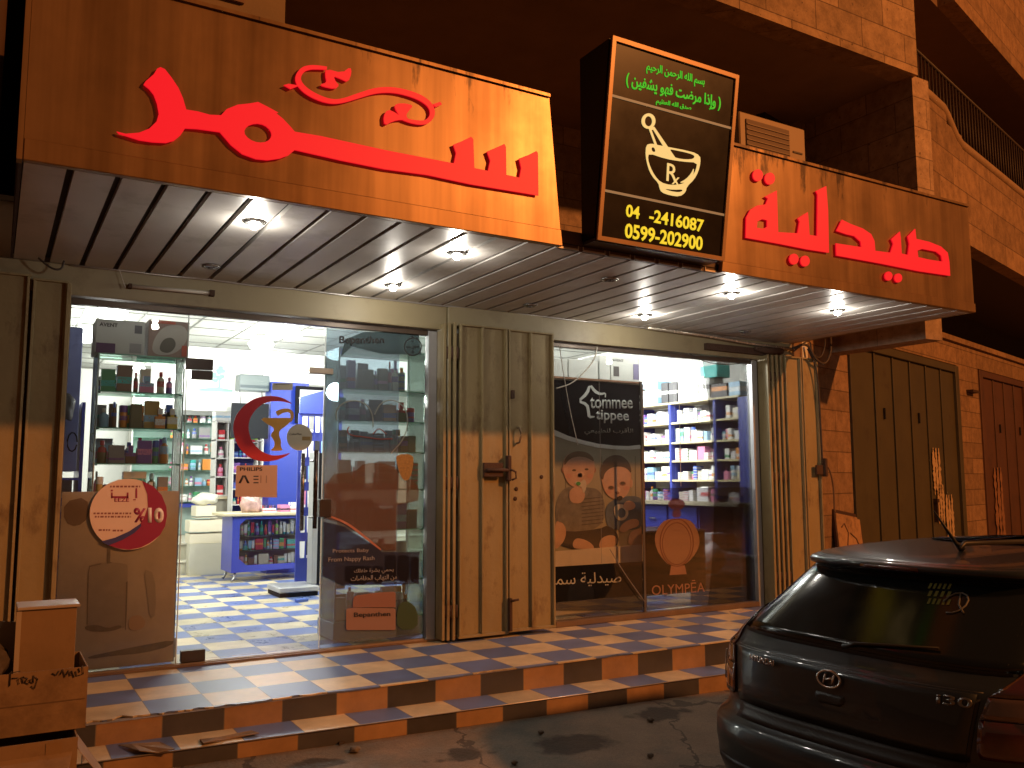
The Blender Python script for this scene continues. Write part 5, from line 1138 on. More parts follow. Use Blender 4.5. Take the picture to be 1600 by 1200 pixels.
# two orange perfumes that stand out
for i, x in enumerate((.17, .255)): item('perfume', 'orange' if i == 0 else 'yellow', 'white', (x, 1.615, 1.9555), .07, .06, .15, 0, ['clear bottle of orange perfume at the right end of the middle shelf', 'clear bottle of yellow perfume at the right end of the middle shelf'][i], 'perfumes in the left cabinet')
# machine cartons on the left cabinet
for (x0, x1, z1, m, lab) in ((-.285, .04, 2.735, BXW, 'pale machine carton with purple corner on top of the left cabinet'), (.065, .35, 2.76, mat('carton_red', (.32, .22, .19), .5, 0, .2, 4), 'brown and red machine carton with curved picture on the left cabinet')):
    t = thing('carton', lab, 'box', ((x0+x1)/2, 1.75, 2.486), 0, 'cartons on the left cabinet')
    bx = MB().box(x0, x1, 1.60, 1.90, 2.4865, z1).build('body', m, t, bevel=.003)
    if x0 < 0:
        place_text('print', 'AVENT', INK, bx, (x0+.02, 1.599, z1-.055), (.12, 0, 0), (0, 0, .028), (0, -1, 0), .02, .001)
        MB().box(x0+.004, x0+.13, 1.598, 1.5995, 2.49, 2.56).build('picture', mat('pic_purple', (.08, .025, .10)), bx); MB().box(x1-.10, x1-.02, 1.598, 1.5995, 2.50, 2.57).build('picture', mat('pic_grey', (.32, .32, .33)), bx); MB().box(x1-.07, x1-.02, 1.598, 1.5995, z1-.09, z1-.03).build('picture', mat('pic_grey2', (.12, .12, .14)), bx)
    else:
        place_flat('picture', [[(p_[0], p_[1]) for p_ in smoothloop([(x0+.03, 2.50), (x0+.03, 2.60), (x0+.10, 2.72), (x1-.05, 2.74), (x1-.004, 2.68), (x1-.03, 2.58), (x1-.12, 2.50)], 2)]], mat('pic_silver', (.46, .42, .38), .5), bx, lambda p: Vector((p[0], 1.5985, p[1])), .001, (0, -1, 0))
        place_flat('picture', [[(p_[0], p_[1]) for p_ in smoothloop([(x0+.07, 2.53), (x0+.10, 2.62), (x0+.17, 2.64), (x0+.20, 2.58), (x0+.15, 2.51)], 2)]], mat('pic_olive', (.12, .11, .09), .5), bx, lambda p: Vector((p[0], 1.5965, p[1])), .001, (0, -1, 0))
        MB().box(x0+.02, x1-.1, 1.598, 1.5995, z1-.025, z1-.004).build('picture', mat('pic_redorange', (.50, .09, .05)), bx)
        MB().box(x1-.05, x1-.003, 1.5945, 1.596, 2.50, 2.58).build('picture', mat('pic_redorange', (.50, .09, .05)), bx)

# ---- blue unit at the far left with hanging bag
bu = thing('blue_cabinet', 'pale blue tall cabinet side with a dark bag hanging at the left edge', 'cabinet', (-.35, 2.7, .313))
MB().box(-.62, -.30, 2.5, 3.0, 1.65, 3.0-.2).build('side', mat('cab_paleblue', (.16, .19, .42), .5, 0, .12, 2), bu, bevel=.004)
for z in (1.60, 1.30, 1.0, .7): MB().box(-.62, -.28, 2.5, 3.0, z-.02, z).build('shelf', BLUEP, bu)
MB().box(-.28, -.255, 2.5, 3.0, .313, 2.2).build('edge', BLUEP, bu); MB().box(-.62, -.29, 2.97, 3.0, .313, 1.58).build('back', SHW, bu)
for i, z in enumerate((1.30, 1.0, .7)): fill(-.60, -.31, lambda a: (a, 2.6), z+.0005, .22, .1, ['white', 'cream', 'blue', 'light blue'], ['box', 'tube', 'bottle'], 300+i, f"{ORD[i]} shelf of blue left cabinet", 'goods on the blue left cabinet', .04, .08, .01)
blob('handbag', (-.40, 2.44, 2.05), (.06, .04, .12), mat('bag_dark', (.03, .03, .035), .6), 5, label='small dark bag hanging on the pale blue cabinet side', cat='bag')
bh = MB().tube([(-.34+.035*cos(a*.6), 2.47, 1.88+.075*sin(a*.6)) for a in range(11)], .006, 6).build('hanging_loop', PBK, None, label='thin dark loop hanging below the small dark bag', cat='strap', origin=(-.34, 2.47, 1.88))

# ---- blue counter with glass front
ct = thing('glass_counter', 'blue display counter with glass front, birch top and curved chrome feet', 'counter', (2.2, 6.3, .313))
CY = 6.02; cx0, cx1 = 1.74, 2.84
def cpt(px, py, y=CY): return onY(px, py, y)
MB().box(cx0-.12, cx1+.05, CY-.06, CY+.62, 1.125, 1.165).build('top', WOODE, ct, bevel=.008)
place_flat('front_frame', [[(cx0, .43), (cx1, .46), (cx1, 1.12), (cx0, 1.12)], [(cx0+.09, .60), (cx0+.09, 1.02), (cx0+.16, 1.085), (cx1-.06, 1.085), (cx1-.03, 1.05), (cx1-.03, .58), (cx1-.08, .52), (cx0+.18, .52)]], BLUEP, ct, lambda p: Vector((p[0], CY, p[1])), .02, (0, -1, 0))
MB().box(cx0, cx0+.02, CY+.002, CY+.55, .43, 1.12).build('side', BLUEP, ct); MB().box(cx1-.02, cx1, CY+.002, CY+.55, .46, 1.12).build('side', BLUEP, ct)
MB().box(cx0+.021, cx1-.021, CY+.53, CY+.55, .45, 1.12).build('back', SHW, ct); MB().box(cx0+.021, cx1-.021, CY+.002, CY+.529, .46, .50).build('base', SHW, ct)
for z in (.885, .70): MB().box(cx0+.021, cx1-.021, CY+.01, CY+.4, z-.008, z).build('shelf', GSH, ct)
MB().box(cx0+.06, cx1-.025, CY-.018, CY-.012, .50, 1.10).build('front_glass', CLEAR, ct)
for (x, y) in ((cx0+.05, CY+.03), (cx1-.05, CY+.03), (cx0+.05, CY+.5), (cx1-.05, CY+.5)): MB().tube([(x, y, .45), (x+.01, y-.01, .40), (x-.015, y-.02, .35), (x-.04, y-.03, .325)], [.02, .016, .014, .018], 8).build('foot', RING, ct)
for i, (z, h) in enumerate(((.885, .20), (.70, .16), (.50, .17))):
    fill(cx0+.10, cx1-.06, lambda a: (a, CY+.07), z+.0005, h, .08, [['white', 'white', 'pink', 'lime', 'green', 'red', 'white', 'purple', 'cream'], ['teal', 'white', 'white', 'light blue', 'green', 'white', 'red'], ['cream', 'pink', 'white', 'white', 'white', 'brown']][i], ['tube', 'box', 'tube', 'bottle'], 500+i, f"{ORD[i]} shelf of blue counter", 'goods in the blue counter', .045, .10, .006, 0, .2, 1, hmin=.6)
# on the counter
blob('sweet_bowl', (1.99, CY+.12, 1.166), (.13, .11, .13), mat('candy', (.55, .35, .30), .3, 0, .6, 10), 8, label='round bowl of wrapped sweets on the counter left end', cat='bowl')
for i, (x, w_, c, bd, h, lab) in enumerate(((2.20, .17, 'white', 'red', .05, 'white tray of lipsticks with red edge on the counter'), (2.40, .12, 'pink', 'black', .09, 'bright pink display tray in the middle of the counter'), (2.60, .26, 'white', 'red', .07, 'long white and red tray of testers on the counter right end'))):
    item('box', c, bd, (x, CY+.08, 1.166), w_, .16, h, 0, lab, 'trays on the counter', 'display_tray', 'tray')
for i in range(9): item('tube', ['white', 'white', 'cream'][i % 3], 'white', (2.48+.03*i, CY+.09, 1.2375), .022, .02, .05, 0, f"upright white tester, {['first', 'second', 'third', 'fourth', 'fifth', 'sixth', 'seventh', 'eighth', 'ninth'][i]} from the left in the counter tray", 'white testers in the counter tray')
for i in range(8): item('bottle', ['red', 'brown', 'purple', 'black'][i % 4], 'black', (2.13+.022*i, CY+.06, 1.2175), .018, .018, .045, 0, f"tiny {['red', 'brown', 'purple', 'black'][i % 4]} lipstick, {['first', 'second', 'third', 'fourth', 'fifth', 'sixth', 'seventh', 'eighth'][i]} in the white counter tray", 'lipsticks in the counter tray')

# ---- digital scale / pole and hanging rack near the door handle
sc_ = thing('weighing_scale', 'tall silver pharmacy scale with flat base beside the door handle', 'scale', (2.1, 4.5, .313))
MB().box(1.86, 2.30, 4.30, 4.80, .36, .42).build('base', mat('scale_silver', (.48, .49, .50), .35, .6, .1, 6), sc_, bevel=.01)
MB().box(1.87, 2.29, 4.31, 4.79, .3135, .358).build('base_skirt', PBK, sc_)
MB().box(2.25, 2.31, 4.42, 4.60, .421, 1.9).build('column', mat('scale_silver', (.48, .49, .50), .35, .6, .1, 6), sc_, bevel=.008); MB().box(2.311, 2.35, 4.43, 4.59, .421, 1.88).build('column_back', PBK, sc_)
rk = thing('merchandise_rack', 'blue standing rack hung with baby soothers and white packs behind the handle', 'rack', (2.35, 5.0, .313))
MB().prism([(2.22, 4.9, 2.36), (2.75, 4.9, 2.36), (2.75, 4.9, 2.72), (2.22, 4.9, 2.55)], (0, .03, 0)).build('header', BLUEP, rk)
MB().box(2.22, 2.75, 4.93, 4.96, .313, 2.36).build('back_panel', BLUEP, rk); MB().box(2.20, 2.76, 4.75, 4.99, .3135, .36).build('foot', PBK, rk)
for i in range(6):
    for j in range(6):
        c = ['white', 'white', 'pink', 'white', 'light blue', 'grey', 'black'][(i*3+j*5) % 7]; x = 2.26+.075*j; z = 2.13-.29*i
        MB().box(x-.003, x+.003, 4.80, 4.929, z+.19, z+.196).build('peg', RING, rk)
        item('tube', c, 'white', (x, 4.82-.004*j, z-.0), .06, .02, .19, 0, f"{c} blister pack hanging in row {['one', 'two', 'three', 'four', 'five', 'six'][i]} of the blue rack, {['first', 'second', 'third', 'fourth', 'fifth', 'sixth'][j]} peg", 'packs hanging on the blue rack', 'blister_pack', 'pack')
item('box', 'blue', 'black', (1.98, 3.9, .3135), .13, .06, .03, .3, 'small dark blue thing lying on the floor by the scale', 'things on the floor', 'dropped_pouch', 'pouch')

# ---- blue column, screens, air conditioner inside
co = thing('blue_column', 'bright blue square column in the shop behind the counter', 'column', (2.65, 7.0, .313))
MB().box(2.40, 2.93, 6.82, 7.14, .313, 2.93).build('shaft', mat('column_blue', (.012, .035, .30), .35, 0, .05, 3), co)
tv = thing('wall_screen', 'lit screen in a black frame showing white and orange, on the blue column', 'screen', (2.95, 6.7, 2.4))
MB().box(2.72, 3.25, 6.72, 6.78, 2.36, 2.88).build('frame', PBK, tv, bevel=.006); MB().box(2.77, 3.20, 6.712, 6.7195, 2.41, 2.83).build('display', emis('tv_white', (.9, .9, .88), 1.1), tv)
MB().box(2.77, 3.20, 6.708, 6.7115, 2.41, 2.50).build('picture', emis('tv_orange', (.9, .45, .05), 1), tv); MB().box(2.88, 3.02, 6.705, 6.7075, 2.66, 2.69).build('picture', emis('tv_dark', (.1, .02, .02), .3), tv)
MB().box(2.9, 2.96, 6.781, 6.819, 2.55, 2.65).build('bracket', PBK, tv)
ic = thing('air_conditioner', 'grey split air conditioner unit left of the blue column', 'air conditioner', (2.2, 7.0, 2.8))
MB().box(1.98, 2.395, 6.9, 7.14, 2.80, 3.02).build('casing', mat('ic_grey', (.12, .15, .15), .4), ic, bevel=.01); MB().box(1.99, 2.38, 6.885, 6.899, 2.835, 2.875).build('vent', mat('ic_dark', (.03, .05, .06), .4), ic)
ds = thing('dark_screen', 'large dark hanging panel behind the red crescent emblem', 'screen', (2.1, 6.9, 2.2))
MB().box(1.88, 2.38, 6.86, 6.90, 2.14, 2.62).build('panel', mat('panel_dark', (.012, .014, .017), .85, spec=.2), ds, bevel=.004)
MB().tube([(2.0, 6.88, 2.62), (2.0, 6.95, 2.8)], .006, 5).build('hanger', PBK, ds); MB().tube([(2.3, 6.88, 2.62), (2.3, 6.95, 2.8)], .006, 5).build('hanger', PBK, ds)
# painted tree decal on the bulkhead
td = thing('wall_decal', 'pale green tree painted on the white bulkhead over the steps', 'wall decal', (1.6, 7.14, 2.6))
TG = mat('tree_green', (.22, .42, .33), .7, 0, .15)
ZD = lambda p: (280+p[0]*.15, 480+p[1]*.15)
rr = random.Random(4); lps = []
for i in range(16):
    a = rr.uniform(0, 6.28); d_ = rr.uniform(0, 1)**.5; cx, cy = 400+d_*75*cos(a), 700+d_*85*sin(a); r_ = rr.uniform(14, 34)
    place_flat('leaf_shape', [[ZD(q) for q in circle(cx, cy, r_, 7, r_*.8, rr.uniform(0, 3))]], TG, td, lambda p, i=i: onY(p[0], p[1], 7.147-.0006*i), .001, (0, -1, 0))
for nm, lp, k in (('trunk', [(412, 740), (425, 740), (430, 840), (408, 840)], 18), ('hill', [(140, 865), (250, 845), (400, 832), (560, 862), (560, 885), (300, 880)], 19)):
    place_flat(nm, [[ZD(q) for q in lp]], TG, td, lambda p, k=k: onY(p[0], p[1], 7.147-.0006*k), .001, (0, -1, 0))
# ---- stacked cartons on the raised floor, mannequin foot carton
CRT = mat('carton_kraft_pale', (.50, .45, .33), .7, 0, .08, 5)
Yb = 7.1
for (px0, px1, py0, py1, Y, lab) in ((296, 352, 850, 833, 7.12, 'flat lowest kraft carton of the stack by the counter'), (296, 352, 832, 812, 7.12, 'wide kraft carton second from bottom of the stack by the counter'), (306, 340, 810, 808, 7.12, 'thin carton in the middle of the stack by the counter'), (306, 338, 807, 790, 7.12, 'top kraft carton of the stack under the white wrapping')):
    a, c = onY(px0, py0, Y), onY(px1, py1, Y)
    item('box', 'cream', None, ((a.x+c.x)/2, Y+.17, a.z), c.x-a.x, .34, (c.z-a.z)-.001, 0, lab, 'cartons stacked by the counter', 'carton', 'box')
st0 = onY(296, 850, 7.12).z
MB().box(1.45, 1.95, 7.10, 7.32, .3135, st0-.001).build('low_stool', BEIGE, None, label='low beige stool carrying the kraft cartons', cat='stool', origin=(1.7, 7.2, .3135))
a = onY(306, 789, 7.12)
blob('wrapping', (1.66, 7.25, a.z+.002), (.17, .1, .09), mat('wrap_cream', (.66, .64, .50), .6, 0, .15, 9), 12, label='crumpled cream wrapping lying on the carton stack', cat='wrapping')
# ---- back glass shelves
bs = thing('glass_shelving', 'glass wall shelving with cosmetics at the back left of the shop', 'shelving', (2.0, 9.6, .693))
for i in range(6):
    z = 2.50-.255*i; MB().box(1.0, 2.45, 9.55, 9.85, z-.01, z).build('shelf', GSH, bs)
    fill(1.55, 2.42, lambda a_: (a_, 9.62), z+.0005, .21, .12, ['white', 'light blue', 'green', 'orange', 'white', 'grey', 'teal'], ['bottle', 'box', 'bottle', 'jar'], 700+i, f"{ORD[i]} shelf of back glass shelving", 'goods on the back glass shelving', .07, .13, .02, 0, 0, .9)
MB().box(1.0, 2.45, 9.86, 9.88, .693, 2.9).build('back_panel', mat('back_mint', (.45, .60, .55), .5), bs); MB().box(1.0, 2.45, 9.545, 9.86, 1.14, 1.20).build('blue_board', BLUEP, bs)
MB().box(.98, 1.0, 9.55, 9.88, .693, 2.9).build('side', SHW, bs); MB().box(1.3, 2.45, 9.5, 9.86, 2.62, 2.72).build('grey_top', mat('top_grey', (.22, .23, .22), .6), bs)
# ---- white cube shelf
cs = thing('cube_shelving', 'white cube shelving with single cosmetics left of the crescent emblem', 'shelving', (2.1, 8.1, .693))
for i in range(5): MB().box(1.93, 2.62, 8.0, 8.3, 2.42-.27*i, 2.44-.27*i).build('shelf', SHW, cs)
for j in range(5): MB().box(1.93+.165*j, 1.945+.165*j, 8.001, 8.3, 1.36, 2.419).build('divider', SHW, cs)
MB().box(1.93, 2.62, 8.301, 8.32, 1.36, 2.44).build('back', SHW, cs); MB().box(1.90, 2.65, 7.97, 8.32, 1.30, 1.339).build('base_board', WOODE, cs)
b = MB(); b.box(1.95, 2.6, 8.02, 8.3, .713, 1.299); b.build('lower_cabinet', mat('low_cab', (.30, .28, .22), .4, 0, .3, 3, stretch=(5, 1, 1)), cs)
for i in range(4):
    for j in range(4):
        c, bd, k = [('red', 'white', 'box'), ('yellow', 'white', 'jar'), ('white', 'pink', 'bottle'), ('lime', 'white', 'bottle'), ('pink', 'red', 'bottle'), ('white', 'green', 'box')][(i*2+j*3) % 6]
        item(k, c, bd, (2.02+.165*j, 8.08, 2.1705-.27*i), .09, .08, .14+.02*((i+j) % 3), 0, f"{c} {KN[k][1]} in the {['first', 'second', 'third', 'fourth'][j]} cube of the {['top', 'second', 'third', 'lowest'][i]} row, white cube shelving", 'goods in the white cube shelving')
item('box', 'white', 'light blue', (2.06, 8.1, 2.4405), .3, .25, .16, 0, 'white carton with blue print on top of the cube shelving', 'cartons at the back', 'carton', 'box')
# shelves with red packs to the right of it
rs = thing('blue_shelving', 'dark blue shelving with red packs seen inside the crescent emblem', 'shelving', (2.3, 7.6, .693))
MB().box(2.05, 2.38, 7.62, 7.64, .713, 2.15).build('back_panel', mat('panel_navy', (.03, .04, .22), .5), rs)
for i in range(5): MB().box(2.05, 2.38, 7.40, 7.619, 2.10-.22*i, 2.115-.22*i).build('shelf', SHW, rs); fill(2.06, 2.37, lambda a_: (a_, 7.48), 2.1155-.22*i, .17, .1, ['red', 'blue', 'pink', 'cream', 'purple'], ['box', 'bottle'], 800+i, f"{ORD[i]} shelf of dark blue shelving", 'goods on the dark blue shelving', .05, .09, .01, 0, .2)
MB().box(2.04, 2.05, 7.38, 7.64, .713, 2.15).build('side', SHW, rs); MB().box(2.38, 2.39, 7.38, 7.64, .713, 2.15).build('side', SHW, rs)
# blank partition keeping the deep right side closed, rear beam
MB().box(2.36, 6.69, 7.15, 7.3, 2.95, 3.392).build('wall_bulkhead', MATS['bulkhead_paint'], kind='structure')

# ================================================================== SMALL THINGS ON THE FRONT
WIRE = mat('wire_dark', (.05, .035, .025), .6); WIRW = mat('wire_white', (.55, .50, .42), .5)
def wire(name, lab, pts, r, m, cat='cable', it=2, n=6):
    P = [onY(p[0], p[1], p[2]) for p in pts]
    for _ in range(it):
        q = [P[0]]
        for a, c in zip(P, P[1:]): q += [a*.75+c*.25, a*.25+c*.75]
        P = q+[P[-1]]
    return MB().tube(P, r, n).build(name, m, None, label=lab, cat=cat, origin=tuple(P[0]))
ft_ = thing('tube_lamp', 'unlit slim white fluorescent tube lamp on the header over the left glass', 'lamp', (.13, 1.12, 2.88))
a, c = onY(203, 447, 1.11), onY(330, 458, 1.11)
MB().tube([a, c], .013, 10).build('tube', mat('tube_white', (.55, .50, .42), .35), ft_); MB().box(c.x-.012, c.x+.022, 1.09, 1.138, c.z-.02, c.z+.02).build('socket', RUST, ft_); MB().box(a.x-.01, a.x+.012, 1.09, 1.138, a.z-.015, a.z+.015).build('socket', RUST, ft_)
cdt = thing('wire_conduit', 'bundle of rusty conduit and foil wrapped pipe on the header right end', 'conduit', (6.0, 1.1, 2.9))
MB().tube([onY(1012, 512, 1.09), onY(1100, 524, 1.09), onY(1180, 538, 1.09), onY(1235, 545, 1.09)], .016, 8).build('foil_pipe', mat('foil', (.60, .54, .44), .25, .6, .2, 20), cdt)
a, c = onY(1102, 541, 1.12), onY(1205, 552, 1.12); MB().box(a.x, c.x, 1.095, 1.138, c.z-.03, c.z+.035).build('rusty_cover', RUST, cdt)
MB().tube([onY(1180, 544, 1.07), onY(1200, 548, 1.07), onY(1222, 549, 1.07)], [.02, .04, .03], 8).build('joint', RUST, cdt)
wire('hanging_cable', 'dark cable loop hanging from the conduit beside the right shutter top', [(1238, 545, 1.0), (1262, 535, .98), (1272, 560, .98), (1290, 572, .98), (1300, 545, .98), (1296, 520, .98)], .014, WIRE)
wire('hanging_cable', 'second dark cable loop just inside the first at the conduit', [(1240, 549, 1.0), (1266, 528, .98), (1268, 552, .98), (1282, 562, .98), (1290, 540, .98), (1288, 515, .98)], .008, WIRE)
wire('wall_cable', 'thin dark cable running down the stone edge beside the right shutter', [(1262, 545, 1.0), (1277, 575, 1.0), (1281, 640, 1.02), (1284, 700, 1.02), (1286, 735, 1.02)], .010, WIRE)
wire('wall_cable', 'pale cable loop low on the stone beside the right shutter lock', [(1284, 722, 1.02), (1296, 730, 1.02), (1303, 760, 1.06), (1304, 800, 1.1)], .010, mat('cable_tan', (.22, .13, .07), .6))
wire('window_wire', 'thin dark wire sagging across the top of the large window', [(1075, 550, 1.17), (1085, 558, 1.17), (1110, 568, 1.17), (1140, 570, 1.17), (1165, 566, 1.17), (1182, 558, 1.17)], .0045, WIRE)
wire('window_cable', 'white cable curving down from the window top over the poster corner', [(933, 540, 1.2), (930, 560, 1.19), (915, 580, 1.19), (893, 600, 1.19), (869, 607, 1.19)], .006, WIRW)
wire('window_wire', 'thin pale wire hanging at the left side of the window', [(874, 540, 1.2), (880, 580, 1.2), (890, 640, 1.2), (903, 695, 1.2)], .004, WIRW)
wire('window_wire', 'thin pale wire hanging down over the middle of the baby poster', [(936, 595, 1.2), (937, 650, 1.2), (938, 700, 1.2), (940, 880, 1.2)], .0016, mat('wire_grey', (.3, .27, .24), .5))
wire('window_wire', 'long thin wire crossing the lower poster down to the mullion foot', [(953, 858, 1.205), (975, 895, 1.205), (1000, 930, 1.205), (1008, 941, 1.205)], .004, mat('wire_grey', (.2, .18, .16), .5))
wire('window_wire', 'thin pale vertical wire in front of the white medicine shelves', [(1061, 600, 1.205), (1062, 660, 1.205), (1064, 760, 1.205)], .003, WIRW)
wire('header_wire', 'thin dangling wire end at the left soffit edge', [(60, 403, 1.0), (80, 420, .98), (96, 422, .98), (100, 408, 1.0)], .007, WIRE)
wire('header_wire', 'fine pale wire hanging from the soffit to the left header', [(186, 420, 1.08), (190, 432, 1.08), (196, 450, 1.08)], .003, WIRW)
MB().box(5.28, 5.52, 1.0, 1.10, .3105, .316, rz=.2).build('paper_scrap', mat('scrap_white', (.55, .42, .30), .8), None, label='pale scrap of paper on the platform near the car', cat='paper', origin=(5.4, 1.05, .31))
# dark stick / bracket resting on the fascia side next to the sign
# ---- cardboard boxes
KR = mat('cardboard', (.27, .185, .115), .8, 0, .16, 5, .25, 12, dirt=(.15, .10, .065), dscale=3, damt=.42, spec=.2); KRI = mat('cardboard_inner', (.14, .09, .055), .8, 0, .1, 5); TAPE = mat('tape_white', (.42, .36, .31), .3, 0, .05)
def openbox(name, lab, x0, x1, y0, y1, z0, z1, t=.006, flaps=(), rz=0, grp='cardboard boxes heaped at the left'):
    th = thing(name, lab, 'box', ((x0+x1)/2, (y0+y1)/2, z0), rz, grp)
    X0, X1, Y0, Y1 = x0-(x0+x1)/2, x1-(x0+x1)/2, y0-(y0+y1)/2, y1-(y0+y1)/2; h = z1-z0
    MB().box(X0, X1, Y0, Y0+t, .0, h).build('side', KR, th, world=False); MB().box(X0, X1, Y1-t, Y1, .0, h).build('side', KR, th, world=False)
    MB().box(X0, X0+t, Y0+t+.0005, Y1-t-.0005, .0, h).build('side', KR, th, world=False); MB().box(X1-t, X1, Y0+t+.0005, Y1-t-.0005, .0, h).build('side', KR, th, world=False)
    MB().box(X0+t, X1-t, Y0+t, Y1-t, .001, t).build('bottom', KRI, th, world=False)
    for q in flaps: MB().prism([Vector(p) for p in q], (0.001, .004, .004)).build('flap', KR, th, world=False)
    return th
gz = roadz(-.8, -.7)
bC = openbox('cardboard_box', 'lowest open cardboard box with dark inside at the bottom left corner', -1.22, -.50, -.98, -.50, gz, .50,
             flaps=[[(.365, -.22, .36), (.365, .20, .36), (.50, .18, .16), (.52, -.16, .14)], [(-.2, -.245, .36), (.34, -.245, .36), (.30, -.40, .20), (-.16, -.40, .20)]])
bA = openbox('cardboard_box', 'open cardboard box with handwritten black marker text in the middle of the heap', -1.25, -.462, -.86, -.46, .505, .765)
zt = .505
def hand(px, py): return onY(px, py, -.865)
b = MB(); b9 = MB()
H6 = lambda x, y: hand(x*.4, 720+y*.4)
for st in ([(38, 880), (42, 830), (45, 822)], [(32, 830), (80, 822)], [(45, 850), (72, 848)], [(75, 872), (70, 855), (85, 845), (90, 868)], [(95, 868), (92, 842), (108, 850), (98, 866), (112, 872)], [(112, 858), (124, 852), (116, 862), (128, 868)], [(130, 868), (132, 838), (148, 852), (135, 890), (122, 880)],
           [(205, 830), (220, 838), (232, 820)], [(235, 836), (245, 815), (255, 845)], [(258, 838), (268, 818), (275, 840)], [(280, 820), (290, 846)], [(296, 822), (300, 840), (326, 832), (322, 800)], [(308, 810), (312, 826)]):
    (b if st[0][0] < 180 else b9).tube([H6(*p) for p in st], .0022, 5)
b.build('marker_text', INK, bA); b9.build('marker_text', INK, bA)
tb = thing('cardboard_box', 'small upright cardboard box with pale taped top standing in the marked box', 'box', (-.62, -.62, .513), 0, 'cardboard boxes heaped at the left')
a, c, d_ = onY(28, 950, -.70), onY(120, 955, -.70), onY(118, 1030, -.70)
MB().box(a.x, c.x, -.70, -.50, .513, a.z-.012).build('body', KR, tb, bevel=.002); MB().box(a.x-.003, c.x+.012, -.712, -.49, a.z-.0115, a.z+.002).build('taped_lid', TAPE, tb, bevel=.002)
MB().box(a.x-.004, a.x+.016, -.7025, -.7005, .56, a.z-.015).build('tape', TAPE, tb)
MB().box(-1.2, -.47, -.8625, -.8605, .628, .632).build('crease', KRI, bA); MB().box(-.86, -.80, -.8628, -.8606, .51, .76).build('tape', mat('tape_brown', (.26, .17, .09), .3, 0, .1), bA)
MB().box(-.62, -.56, -.9825, -.9805, gz+.02, .49).build('tape', MATS['tape_brown'], bC); MB().box(-1.2, -.52, -.9828, -.9808, .30, .304).build('crease', KRI, bC)
blob('plastic_wrap', (-.90, -.66, .70), (.13, .10, .13), mat('wrap_dark', (.12, .10, .09), .15, 0, .5, 12, .8, 20), 21, label='crumpled dark plastic wrap in the marked box at the left edge', cat='wrapping')
MB().prism([(-.98, -.58, .78), (-.72, -.58, .78), (-.74, -.5, .93), (-.95, -.5, .96)], (0, .006, 0)).build('cardboard_sheet', KR, None, label='bent brown cardboard sheet sticking up behind the plastic wrap', cat='cardboard', origin=(-.85, -.55, .78))
# loose cardboard scraps
Zs = lambda x: .31-h1(x)+.002
def scrap(lab, px, zf, m=KR, th=.004, name='cardboard_scrap', cat='cardboard', curl=.02):
    P = []
    for i, (x, y) in enumerate(px):
        p = onZ(x, y, .16); p = onZ(x, y, zf(p.x, p.y)+curl*(i % 2)); P.append(p)
    b = MB().prism(P, (0, 0, th)); 
    return b.build(name, m, None, label=lab, cat=cat, origin=tuple(P[0]))
stz = lambda x, y: .31-h1(x)+.003
rdz = lambda x, y: roadz(x, y)+.012
scrap('flat torn cardboard piece on the lower step next to the box heap', [(185, 1165), (205, 1163), (250, 1160), (273, 1171), (248, 1177), (218, 1174)], stz)
scrap('long folded cardboard strip lying on the lower step', [(312, 1156), (318, 1162), (360, 1155), (405, 1146), (392, 1142), (340, 1153)], stz, curl=.012)
scrap('brown cardboard flap leaning by the lowest box at the steps', [(120, 1180), (132, 1132), (155, 1152), (128, 1195)], lambda x, y: .16, curl=.03)
scrap('torn cardboard lying on the road under the box heap', [(128, 1196), (165, 1180), (195, 1198), (150, 1215)], rdz, curl=.01)
LIT = mat('litter_pale', (.42, .30, .20), .8); LITW = mat('litter_white', (.65, .55, .42), .6)
scrap('small white square card with black marks lying in a dark stain on the road', [(702, 1172), (718, 1170), (722, 1180), (706, 1183)], rdz, LITW, .003, 'paper_scrap', 'litter', 0)
scrap('pale paper scrap on the road left of the car', [(1025, 1107), (1040, 1106), (1045, 1110), (1030, 1112)], rdz, LITW, .003, 'paper_scrap', 'litter', 0)
scrap('crumpled tan scrap at the foot of the lower step', [(742, 1131), (760, 1129), (764, 1134), (746, 1136)], rdz, LIT, .006, 'paper_scrap', 'litter', .006)
scrap('thin torn scrap on the road below the lower step', [(812, 1130), (828, 1128), (830, 1132), (814, 1134)], rdz, LIT, .004, 'paper_scrap', 'litter', .004)
scrap('dark crushed scrap by the lower step below the door', [(526, 1158), (538, 1155), (545, 1162), (530, 1165)], rdz, mat('litter_dark', (.04, .03, .025), .8), .015, 'paper_scrap', 'litter', .01)
scrap('pale sliver of rubbish on the road below the door', [(530, 1176), (546, 1171), (548, 1174), (534, 1180)], rdz, LITW, .004, 'paper_scrap', 'litter', .002)
for i, (x, y, r) in enumerate(((.95, -.42, .03), (2.1, -.55, .02), (2.9, -.62, .025), (1.7, -.9, .02), (3.7, -.75, .022), (.4, -.7, .018), (2.5, -1.1, .02), (3.2, -1.0, .016))):
    blob('pebble', (x, y, roadz(x, y)+.004), (r, r*.8, r*.6), mat('pebble', (.16, .13, .10), .9, 0, .3, 9), 40+i, label=['small dusty pebble on the road below the door opening', 'tiny pebble on the road close under the lower step', 'dusty pebble on the road below the folded shutter', 'small stone lying alone in the open road, left of the car', 'pebble on the road nearest the car bumper', 'pebble on the road close to the cardboard boxes', 'small stone on the road at the lower frame edge', 'tiny stone on the road just left of the car'][i], cat='stone', group='pebbles on the road')
